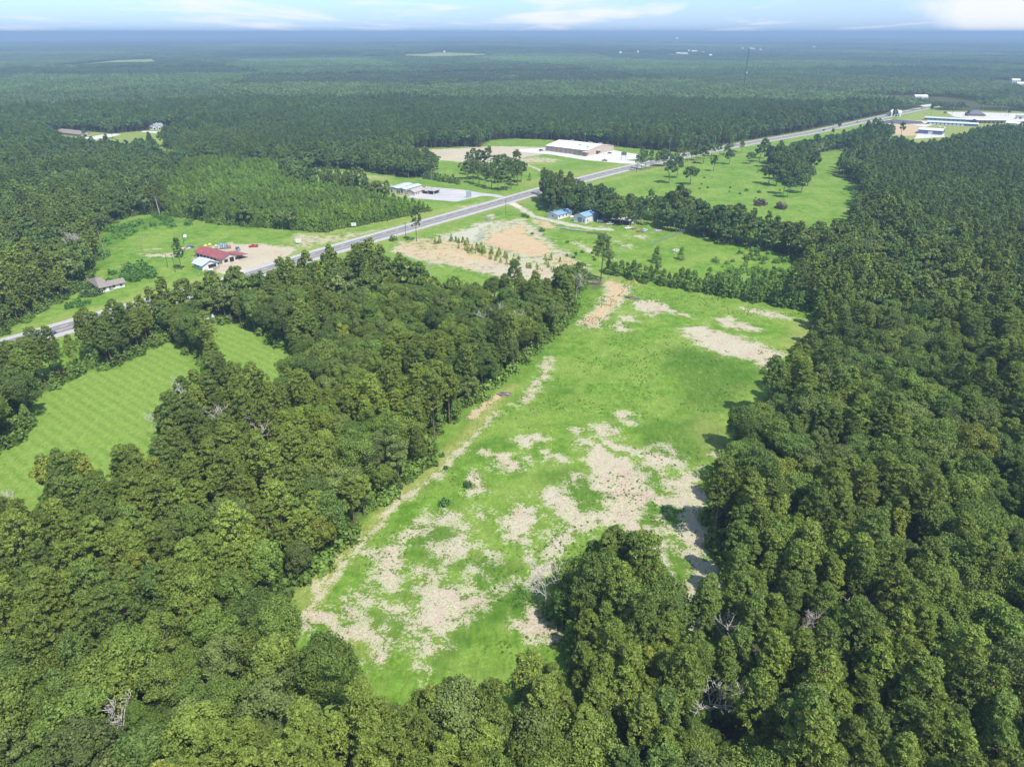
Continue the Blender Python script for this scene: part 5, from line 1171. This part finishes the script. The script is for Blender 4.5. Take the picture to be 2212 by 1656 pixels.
building('roadside_house', 'brown roofed house with white front near the far bend of the highway', 'house', (1930,249.5), (1946,246.5), (1936,241), True, 3.2, 5.4, False, WT, M['roof_brown'], [('window','front',3,1,2,1.4,GL)], D=12)
# homes
hb_, bW, bD = building('brick_home', 'large home with brown hip roof and white gabled garage on the left lawn', 'house', (175.5,296), (196.5,293.5), (153,285), False, 3.2, 6.4, True, M['tan'], M['roof_brown'], [('door','front',3,.1,5,2.6,DK_,WT), ('window','front',10,1,1.4,1.4,GL,WT)], o=.8)
sl, lW, lD = building('slate_home', 'pale stone home with slate grey roof and twin front gables', 'house', (322.2,280.5), (353.6,279.5), (353,275), True, 3.4, 7.6, False, M['cream'], M['roof_slate'], [('window','front',2,1,1.6,1.6,GL,WT), ('window','front',15,1,1.4,1.5,GL,WT)], D=13, o=.7, hip=3)
for k, x in enumerate((5.0, 11.5)):
    wallmesh(4.6, 4.2, 3.3, 5.6, True, WT).build('gable_wall', sl, (x, -1.4, 0)); roofmesh(4.6, 7.0, 3.3, 5.6, True, M['roof_slate'], .5, .16).build('gable_roof', sl, (x, -1.4, .02))
    mb = MB(); mb.box(x + 1.2, x + 3.4, -1.47, -1.41, .2, 2.4, DK_); mb.build('door', sl)
mb = MB(); mb.box(9.4, 10.4, 6, 7, 6.5, 8.6, WT); mb.build('chimney', sl)
# open sided shed by the small lawn, hidden cabin roof
carport('pole_shed', 'open shed with grey metal roof at the top of the small mown strip', (447,700), (463,697), (463,692), 2.6, M['roof_grey'], M['wood'], cat='shed', rise=.4)
mbt = thing('rail_fence', 'low wooden rails under the open grey roofed shed', 'fence', (*G(449,699), 0), .2); 
for z in (.5, 1.0, 1.5): mb = MB(); mb.box(0, 3.6, 0, .06, z, z + .14, M['debris']); mb.build('rail', mbt)
for x in (0, 1.8, 3.6): mb = MB(); mb.box(x, x + .1, .07, .17, 0, 1.7, M['wood']); mb.build('post', mbt)
building('cabin', 'white roofed cabin almost hidden among roadside trees', 'house', (648,612), (668,607), (648,603), False, 3, 4.2, False, WT, M['roof_white'], [('window','front',1,1,1,1,GL)], D=6)
for k, (fx, fy) in enumerate(FARB):
    a, b, w = FARPOS[k]; z = float(terrain(np.array([fx]), np.array([fy]))[0]); w *= .72; hgt = 6 if b > 150 else (13 if b < 90 else 9)
    t = thing('white_building', 'x', 'building', (fx - w / 2, fy, z), 0, 'small white buildings scattered through the far forest')
    wallmesh(w, w * .5, hgt, hgt + 3, False, WT).build('wall', t); roofmesh(w, w * .5, hgt, hgt + 3, False, M['roof_white'], .5).build('roof', t)
    mb = MB()
    for q in range(3): mb.box(w * (.15 + .28 * q), w * (.27 + .28 * q), -.2, -.01, .5, hgt * .5, DK_)
    mb.build('door', t); SOLOW = globals().setdefault('SOLOW', []); SOLOW.append((a, t))
number_labels(SOLOW, 'distant white building in the far forest')

# ---------------------------------------------------------------- vehicles
def vehicle(kind, label, cat, px, py, rz, paint, group=None, name=None):
    L, Wd, H = {'car': (4.6, 1.85, 1.45), 'pickup': (5.8, 2.0, 1.85), 'suv': (4.8, 1.95, 1.8), 'wreck': (4.9, 1.9, 1.5)}[kind]
    x, y = G(px, py); t = thing(name or ('pickup_truck' if kind == 'pickup' else 'car'), label, cat, (x, y, 0), rz, group); w = Wd / 2
    prof = {'car': [(-L/2,.35),(-L/2,.85),(-L*.36,.98),(-L*.20,H-.05),(L*.06,H),(L*.24,1.0),(L*.47,.82),(L/2,.6),(L/2,.35)],
            'suv': [(-L/2,.4),(-L/2,1.1),(-L*.44,H-.08),(-L*.30,H),(L*.05,H),(L*.22,1.15),(L*.46,1.0),(L/2,.7),(L/2,.4)],
            'pickup': [(-L/2,.5),(-L/2,1.12),(-L*.12,1.12),(-L*.10,H-.04),(L*.10,H),(L*.22,1.2),(L*.47,1.08),(L/2,.75),(L/2,.5)]}.get(kind if kind != 'wreck' else 'car')
    mb = MB(); lo = [(a, b) for a, b in prof]; inn = lambda z: w * (.99 if z < 1.05 else .80)
    Lf = [(a, -inn(b), b) for a, b in lo]; Rt = [(a, inn(b), b) for a, b in lo]
    mb.poly(Lf, paint); mb.poly(Rt[::-1], paint)
    for i in range(len(lo)):
        j = (i + 1) % len(lo); mb.poly([Lf[j], Lf[i], Rt[i], Rt[j]], paint)
    mb.build('body', t)
    if kind == 'pickup': mb = MB(); mb.box(-L/2 + .15, -L*.14, -w + .18, w - .18, 1.121, 1.14, DK_); mb.build('bed', t)
    g = MB(); c0, c1 = {'car': (-.24, .13), 'suv': (-.38, .12), 'pickup': (-.08, .14), 'wreck': (-.24, .13)}[kind]
    for s_ in (-1, 1):
        g.poly([(L*c0, s_*(w*.90), 1.02 if kind in ('car','wreck') else 1.2), (L*c1, s_*(w*.90), 1.02 if kind in ('car','wreck') else 1.2), (L*(c1-.08), s_*(w*.81), H-.12), (L*(c0+.05), s_*(w*.81), H-.12)][::s_], GL)
    g.poly([(L*(.235), -w*.72, 1.06 if kind != 'pickup' else 1.26), (L*.235, w*.72, 1.06 if kind != 'pickup' else 1.26), (L*.09, w*.68, H-.02), (L*.09, -w*.68, H-.02)], GL); g.build('window', t)
    for sx in (-.31, .31):
        for sy in (-1, 1):
            q = MB(); q.tube((L*sx, sy*(w-.22), .34), (L*sx, sy*(w+.01), .34), .34, .34, M['tyre'], 12); q.build('wheel', t)
    for sy in (-1, 1): q = MB(); q.box(L/2 - .05, L/2 + .02, sy*w*.7 - .15, sy*w*.7 + .15, .62, .76, M['white']); q.build('headlight', t)
    return t
def road_dir(px, py):
    x, y = G(px, py); i = int(np.argmin(np.hypot(ROAD[:, 0] - x, ROAD[:, 1] - y))); return math.atan2(ROAD_T[i, 1], ROAD_T[i, 0])
def on_road(kind, lab, px, py, lane, paint, cat='car'):
    x, y = G(px, py); i = int(np.argmin(np.hypot(ROAD[:, 0] - x, ROAD[:, 1] - y))); p = ROAD[i] + ROAD_N[i] * lane
    t = vehicle(kind, lab, cat, px, py, math.atan2(ROAD_T[i, 1], ROAD_T[i, 0]) + (math.pi if lane > 0 else 0), paint); t.location = (p[0], p[1], .065); return t
on_road('car', 'white car driving on the highway past the concrete lot drive', 1387, 357.6, -3.4, M['carwhite'])
on_road('car', 'silver car driving on the highway above the meadow oaks', 1592, 313, 4, M['silver'])
on_road('suv', 'dark car driving beyond the meadow, nearest of the far three', 1778, 282, -3.4, M['black'])
on_road('pickup', 'white truck on the highway between two dark cars', 1818, 272, 4, M['carwhite'], 'truck')
on_road('car', 'dark car on the highway left of the big verge tree', 1846, 265, 0.8, M['black'])
on_road('car', 'dark red car near the far end of the highway', 1987, 235, 0.8, M['rust'])
on_road('car', 'dark blue car on the highway at the far left behind trees', 107, 720, -3.4, M['blue'])
vehicle('pickup', 'black pickup truck parked on the edge of the white concrete lot', 'pickup truck', 1306, 348, math.radians(165), M['black'])
vehicle('suv', 'dark van parked on the graded lot left of the warehouse', 'van', 1169, 326, .5, M['black'])
vehicle('car', 'white car parked at the warehouse entrance', 'car', 1309, 333, .3, M['carwhite'])
vehicle('car', 'dark car parked beside the white one at the warehouse', 'car', 1317, 331.8, .3, M['black'])
vehicle('car', 'blue car parked on the grass edge behind the big sign', 'car', 1381, 341, .4, M['blue'])
vehicle('pickup', 'bright red pickup truck parked on the sand lot', 'pickup truck', 548, 533.5, math.radians(18+180), M['red'])
vehicle('suv', 'slate blue car parked between red pickup and red roofed building', 'car', 514.5, 540, math.radians(-55), M['teal'])
vehicle('car', 'dark blue car parked at the left end of the sand lot', 'car', 411, 535, math.radians(20), M['blue'])
vehicle('car', 'white car parked between the two blue roofed buildings', 'car', 1236, 470, math.radians(70), M['carwhite'])
vehicle('suv', 'old white car standing right of the tall workshop', 'car', 1296.5, 480, math.radians(10), M['carwhite'])
vehicle('pickup', 'grey pickup with white hood parked left of the carport', 'pickup truck', 1317, 485.5, math.radians(200), M['silver'])
vehicle('pickup', 'white pickup with dark bed, first of the parked wrecks', 'pickup truck', 1357, 494, math.radians(215), M['carwhite'])
vehicle('wreck', 'brown rusted car, second of the parked wrecks', 'car', 1369, 494, math.radians(60), M['rust'])
vehicle('wreck', 'small rusty car squeezed between brown car and silver truck', 'car', 1381, 499.5, math.radians(50), M['rust'])
vehicle('pickup', 'silver blue truck, last of the parked wrecks', 'truck', 1392, 500, math.radians(55), M['roof_pale'])
vehicle('suv', 'grey car half behind the right post of the carport', 'car', 1364, 483, math.radians(100), M['silver'])
for k, (px, py) in enumerate([(2180-130,246.5),(2030,275),(2040,277)]):
    vehicle('car', ['small white car on the pale clinic lot','white car parked at the front of the storage rows, left','white car parked at the front of the storage rows, right'][k], 'car', px, py, 1.2, M['carwhite'])

# ---------------------------------------------------------------- poles, signs, tower, fences
def pole(label, px, py, H, lean=(0, 0), arm=True, m=None, light=False, name='utility_pole', cat='utility pole', group=None):
    x, y = G(px, py); t = thing(name, label, cat, (x, y, 0), rnd.uniform(-.3, .3), group); m = m or M['pole']; mb = MB()
    mb.tube((0, 0, -.2), (lean[0] * H, lean[1] * H, H), .17, .11, m, 8); mb.build('post', t)
    if arm: mb = MB(); mb.box(lean[0]*H - 1.2, lean[0]*H + 1.2, lean[1]*H - .08, lean[1]*H + .08, H - .9, H - .72, m); mb.build('crossarm', t); mb = MB(); mb.lathe([(0, H - 2.4), (.25, H - 2.35), (.25, H - 1.6), (0, H - 1.55)], M['galv'], 8, (.35, 0, 0)); mb.build('transformer', t)
    if light: mb = MB(); mb.tube((0, 0, H - .2), (1.3, 0, H + .1), .06, .05, M['galv'], 6); mb.box(1.1, 1.9, -.2, .2, H, H + .18, M['white']); mb.build('lamp', t)
    return t
pole('wooden utility pole on the verge left of the slim pine', 877.3, 521.5, 12.5)
pole('wooden pole on the grass between highway and gravel drive', 1092.6, 463.3, 11)
pole('thick wooden pole in front of the tree belt end', 1161.7, 449.3, 13)
pole('pole beside the highway near the white car', 1374.4, 375, 12)
pole('pole on the meadow side of the highway by the roadside oaks', 1484.8, 351, 12)
pole('pole by the highway right of the full round oak', 1563, 339, 12)
pole('tall light pole across the highway from the meadow', 1445.6, 331, 14, arm=False, light=True, m=M['galv'], name='light_pole', cat='light pole')
pole('thin light pole behind the storage buildings, left', 912, 400, 9, arm=False, light=True, m=M['galv'], name='light_pole', cat='light pole')
pole('white topped light pole before the row of low pines', 933, 389.5, 10, arm=False, light=True, m=M['galv'], name='light_pole', cat='light pole')
pole('grey pole in front of the isolated grove', 1048, 406.5, 12, arm=False, m=M['galv'], name='light_pole', cat='light pole')
pole('pole with white topped antenna behind the warehouse roof', 1263, 316, 15, arm=True, m=M['galv'], name='antenna_pole', cat='antenna')
pole('dark wooden pole left of the narrow dark pine', 379.2, 587.5, 10.5, (-.03, .02))
pole('tall bare grey pole at the left edge of the paddock', 230.5, 557, 16, (-.10, 0), False, M['wood'])
pole('short thin pole with white meter left of the dark wooden pole', 363, 577.6, 8, arm=False, light=False)
pole('dark pole beside the white dish near the blue car', 397.4, 526, 6, arm=True)
pole('grey weathered pole standing alone in the paddock', 312.2, 543, 12, (-.07, 0), True, M['wood'])
for k, (px, py, H) in enumerate([(2056,251,16),(2160,250,18),(2172,252,13),(2109,250,12),(2120,247,13)]):
    pole(f"{ORD[k]} tall light pole from the left on the clinic lots", px, py, H, arm=False, light=True, m=M['galv'], name='light_pole', cat='light pole', group='light poles on the clinic lots')
pole('utility pole beside the highway before the big verge tree', 1796, 292, 13); pole('utility pole beside the highway near the asphalt lot', 1889, 268, 13)
def sign(label, px, py, w, z0, z1, m, rz, lines=0, name='sign', posts=2, cat='sign'):
    x, y = G(px, py); t = thing(name, label, cat, (x, y, 0), rz); mb = MB(); mb.box(-w/2, w/2, -.1, .1, z0, z1, m); p = mb.build('panel', t)
    if lines:
        mb = MB(); r = random.Random(int(px))
        for i in range(lines):
            zz = z1 - (z1 - z0) * (i + .75) / (lines + .5); xx = -w * .4
            while xx < w * .36:
                l = r.uniform(.2, .6) * w / 5; mb.box(xx, xx + l, -.13, -.104, zz - (z1 - z0) * .06, zz + (z1 - z0) * .06, M['silver']); xx += l + .12 * w / 5
        mb.build('lettering', p)
    for i in range(posts):
        xx = -w * .38 + i * w * .76 / max(1, posts - 1); mb = MB(); mb.box(xx - .12, xx + .12, .101, .33, -.2, z1 - .1, M['brown_trim']); mb.build('post', t)
sign('navy sign board on two tall posts beside the concrete lot', 1347, 345.5, 5.4, 4.6, 7.8, M['sign_navy'], -.05, 2)
sign('grey blue panel sign at the corner of the storage parking lot', 1012.5, 426.8, 4.4, 1.0, 5.0, M['sign_grey'], -.1, 0)
sign('white board sign on the verge below the young pines', 764.5, 491, 3.4, .9, 3.2, WT, .1)
sign('white board sign at the right end of the sand lot', 645.5, 527, 3.4, .9, 3.2, WT, .2)
def fence(name, label, pts, h, step, bar, m, cat='fence', world=None):
    P = [G(*p) for p in pts]; t = thing(name, label, cat, (P[0][0], P[0][1], 0)); o0 = P[0]; mesh = MB(); rail = MB()
    for (x0, y0), (x1, y1) in zip(P[:-1], P[1:]):
        x0 -= o0[0]; x1 -= o0[0]; y0 -= o0[1]; y1 -= o0[1]; L = math.hypot(x1 - x0, y1 - y0); n = max(1, int(L / step))
        for i in range(n + 1):
            f = i / n; mb = MB(); xx = x0 + (x1 - x0) * f; yy = y0 + (y1 - y0) * f; mb.tube((xx, yy, 0), (xx, yy, h), .06, .06, m, 6); mb.build('post', t)
        nb = int(L / bar)
        for i in range(nb):
            f = (i + .5) / nb; xx = x0 + (x1 - x0) * f; yy = y0 + (y1 - y0) * f; mesh.tube((xx, yy, .05), (xx, yy, h - .05), .018, .018, m, 3, False)
        for z in (.15, h * .5, h - .05): rail.tube((x0, y0, z), (x1, y1, z), .03, .03, m, 4)
    mesh.build('wire_mesh', t); rail.build('rail', t)
fence('chain_link_fence', 'grey chain link fence running to the tree belt across the yard', [(1402.7, 532), (1440, 516), (1478, 501)], 2.0, 3.2, .22, M['galv'])
fence('backstop_fence', 'tall grey wire backstop panel standing on the pale gravel', [(1032, 521), (1047.7, 514.5)], 5.2, 1.6, .25, M['grey'])
fence('chain_link_fence', 'low wire fence along the clay pad past the backstop', [(1032, 523), (1060, 533), (1105, 546)], 1.5, 4, .5, M['galv'])
fence('iron_gate', 'dark metal gate panel on the verge above the pale gravel', [(1047, 481), (1061, 476.5)], 3.0, 1.6, .22, M['sign_navy'], 'gate')
fence('chain_link_fence', 'grey fence stub beside the gravel drive near the highway', [(1112, 457), (1124, 458)], 1.8, 2, .25, M['galv'])
# guyed mast
x, y = G(1605, 203); mast = thing('radio_mast', 'tall slender lattice radio mast rising from the far forest', 'radio mast', (x, y, 0)); mh = 94; mb = MB()
for k in range(3):
    a = k * 2.094; mb.tube((math.cos(a) * .9, math.sin(a) * .9, 0), (math.cos(a) * .7, math.sin(a) * .7, mh), .34, .28, M['darklog'], 5)
mb.build('leg', mast); mb = MB()
for z in range(0, mh - 3, 3):
    for k in range(3):
        a = k * 2.094; b = a + 2.094; mb.tube((math.cos(a) * .85, math.sin(a) * .85, z), (math.cos(b) * .85, math.sin(b) * .85, z + 3), .14, .14, M['darklog'], 4)
mb.build('lattice', mast); mb = MB()
for k in range(3):
    a = k * 2.094 + .3
    for z in (mh * .55, mh * .95): mb.tube((0, 0, z), (math.cos(a) * 55, math.sin(a) * 55, 2), .03, .03, M['galv'], 3)
mb.build('guy_wire', mast)
mb = MB(); mb.lathe([(0, 40.5), (1.6, 40.8), (1.7, 43.5), (0, 44)], WT, 12, (1.2, -.8, 0)); mb.build('dish', mast)
mb = MB(); mb.box(-2, 2, -2, 2, mh - 3.5, mh - 1, M['galv']); mb.box(-.2, .2, -.2, .2, mh - 1, mh + 4, M['grey']); mb.build('antenna', mast)
def water_tower(label, px, dist, top, group=None):
    az = math.atan((px - 1106) / FPX * math.cos(PITCH)) ; x = dist * math.sin(az); y = dist * math.cos(az); z = float(terrain(np.array([x]), np.array([y]))[0]); H = top - z
    t = thing('water_tower', label, 'water tower', (x, y, z), 0, group); R_ = 15; q = MB(); q.tube((0, 0, 0), (0, 0, H - R_), 3.2, 2.6, M['tankwhite'], 14); q.build('stem', t)
    q = MB(); q.lathe([(R_ * math.sin(a), H - R_ * .8 - R_ * .8 * math.cos(a)) for a in [i * math.pi / 12 for i in range(13)]], M['tankwhite'], 20); q.build('tank', t)
water_tower('white water tower on the horizon, left of the three', 1296, 11500, 112); water_tower('white water tower just under the horizon, middle of the three', 1463, 8200, 72); water_tower('white water tower on the horizon, right of the three', 1772, 11000, 100)
# small yard things
x, y = G(472, 538.5); pg = thing('playground_set', 'yellow and blue play equipment behind the red roofed building', 'playground', (x, y, 0), .3)
for k, (dx, m_, h_) in enumerate([(-7, M['yellow'], 3.6), (-4.5, M['yellow'], 4.2), (-1, M['galv'], 3.0), (2, M['bplastic'], 3.8), (4.5, M['bplastic'], 3.2), (6.5, M['orange'], 2.6)]):
    mb = MB(); mb.box(dx - 1, dx + 1, -.9, .9, h_ * .45, h_ * .5, m_)
    for sx in (-.9, .9):
        for sy in (-.8, .8): mb.tube((dx + sx, sy, 0), (dx + sx * .5, sy * .5, h_), .12, .12, m_, 5)
    mb.poly([(dx - 1.1, -1.1, h_ * .8), (dx + 1.1, -1.1, h_ * .8), (dx, 0, h_ + .3)], m_); mb.poly([(dx + 1.1, 1.1, h_ * .8), (dx - 1.1, 1.1, h_ * .8), (dx, 0, h_ + .3)], m_); mb.poly([(dx + 1.1, -1.1, h_ * .8), (dx + 1.1, 1.1, h_ * .8), (dx, 0, h_ + .3)], m_); mb.poly([(dx - 1.1, 1.1, h_ * .8), (dx - 1.1, -1.1, h_ * .8), (dx, 0, h_ + .3)], m_)
    mb.build('slide' if k % 2 else 'climber', pg)
x, y = G(450, 595); pt = thing('picnic_table', 'dark picnic table on the grass in front of the grey roofed house', 'picnic table', (x, y, 0), .4); mb = MB(); mb.box(-1.2, 1.2, -.5, .5, .7, .78, M['darklog']); mb.build('table_top', pt)
for s_ in (-1, 1): mb = MB(); mb.box(-1.2, 1.2, s_ * .95 - .18, s_ * .95 + .18, .42, .48, M['darklog']); mb.build('bench', pt); mb = MB(); mb.box(s_ * .9 - .08, s_ * .9 + .08, -.9, .9, 0, .42, M['darklog']); mb.build('leg', pt)
x, y = G(455, 586); gt = thing('gas_tank', 'white capsule gas tank in front of the grey roofed house', 'gas tank', (x, y, 0), .2); mb = MB(); mb.tube((-1.3, 0, .9), (1.3, 0, .9), .5, .5, WT, 12); mb.tube((1.3, 0, .9), (1.6, 0, .9), .5, .2, WT, 12); mb.tube((-1.3, 0, .9), (-1.6, 0, .9), .5, .2, WT, 12); mb.build('tank', gt)
for s_ in (-.8, .8): mb = MB(); mb.box(s_ - .1, s_ + .1, -.35, .35, 0, .45, M['grey']); mb.build('leg', gt)
x, y = G(431.5, 596); yp = thing('marker_post', 'orange yellow marker post in the grass near the highway', 'marker post', (x, y, 0)); mb = MB(); mb.lathe([(.2, 0), (.2, 1.9), (0, 2.0)], M['orange'], 8); mb.build('post', yp); mb = MB(); mb.lathe([(.23, 1.2), (.23, 1.5)], WT, 8); mb.build('band', yp)
x, y = G(402, 520); ds = thing('satellite_dish', 'white satellite dish near the dark pole by the blue car', 'satellite dish', (x, y, 0)); mb = MB(); mb.tube((0, 0, 0), (0, 0, 3), .07, .07, M['grey'], 6); mb.build('stand', ds); mb = MB(); mb.lathe([(0, 0), (.6, .1), (1.1, .45), (1.0, .48), (.5, .16), (0, .06)], WT, 14); d_ = mb.build('dish', ds, (0, 0, 3.1)); d_.rotation_euler = (1.0, 0, .2)

# ---------------------------------------------------------------- dead trees
def dead_mesh(seed, H, spread, twig=3):
    r = random.Random(seed); segs = []
    def grow(p, d, L, rad, lv):
        n = 3
        for i in range(n):
            q = p + d * (L / n); segs.append((tuple(p), tuple(q), rad * (1 - .22 * i), rad * (1 - .22 * (i + 1)))); p = q
            d = (d + Vector((r.gauss(0, .13), r.gauss(0, .13), r.gauss(.02, .06)))).normalized()
            if lv < twig and (i > 0 or lv > 0):
                for _ in range(2 if lv else 2):
                    a = r.uniform(0, 6.283); s = Vector((math.cos(a), math.sin(a), r.uniform(.1, .7))) * spread; grow(p.copy(), (d * .6 + s).normalized(), L * r.uniform(.42, .62), rad * .5, lv + 1)
    grow(Vector((0, 0, 0)), Vector((r.gauss(0, .05), r.gauss(0, .05), 1)), H * .62, H * .012 + .05, 0); 
    big = [s for s in segs if s[2] > H * .009 + .03]; sm = [s for s in segs if s[2] <= H * .009 + .03]
    def mk(nm, ss):
        V, F = tubes([(a, b, max(c, .04), max(d, .03)) for a, b, c, d in ss], 5); return mesh_np(nm, V, F, [DEADW])
    return mk('trunk', big), mk('branches', sm)
DM = [dead_mesh(i, 12, .9) for i in range(5)]
for px, py, H, v, lean, lab in DEAD_LIST:
    x, y = G(px, py); t = thing('dead_tree', lab, 'dead tree', (x, y, -.1), rnd.uniform(-.4, .4) , None); t.rotation_euler = (0, lean, rnd.uniform(-.3, .3)); t.scale = (H / 12,) * 3
    link('trunk', DM[v][0], t); link('branches', DM[v][1], t)
for k, (px, py, H, lab) in enumerate([(224,490,9,'broken pale trunk at the paddock wood edge, left'),(238,486,6,'short pale trunk right of the broken one at the paddock'),(292,462,19,'tall bare white trunk behind the paddock brush'),(330,440,20,'reddish bare pine trunk inside the wood behind the paddock'),(346,466,14,'grey bare trunk right of the tall white trunk')]):
    x, y = G(px, py); t = thing('bare_trunk', lab, 'dead trunk', (x, y, 0)); mb = MB(); mb.tube((0, 0, 0), (-.04 * H, 0, H * .6), .3, .22, DEADW, 7); mb.tube((-.04 * H, 0, H * .6), (-.07 * H, .2, H), .22, .1, DEADW, 7); mb.build('trunk', t); mb = MB(); mb.tube((-.05 * H, 0, H * .7), (1.0, .3, H * .85), .08, .04, DEADW, 5); mb.build('branch', t)

# ---------------------------------------------------------------- haze
hm = bpy.data.materials.new('haze'); hm.use_nodes = True; hn = hm.node_tree; hn.nodes.clear()
ho = hn.nodes.new('ShaderNodeOutputMaterial'); hv = hn.nodes.new('ShaderNodeVolumePrincipled')
hv.inputs['Density'].default_value = 0.00018; hv.inputs['Color'].default_value = (.37, .54, .74, 1); hv.inputs['Anisotropy'].default_value = 0.0
hn.links.new(hv.outputs[0], ho.inputs['Volume'])
hb = MB(); hb.box(-70000, 70000, -70000, 70000, -400, 135, hm); hz = hb.build('haze'); tag(hz, kind='stuff')
hz.display_type = 'WIRE'
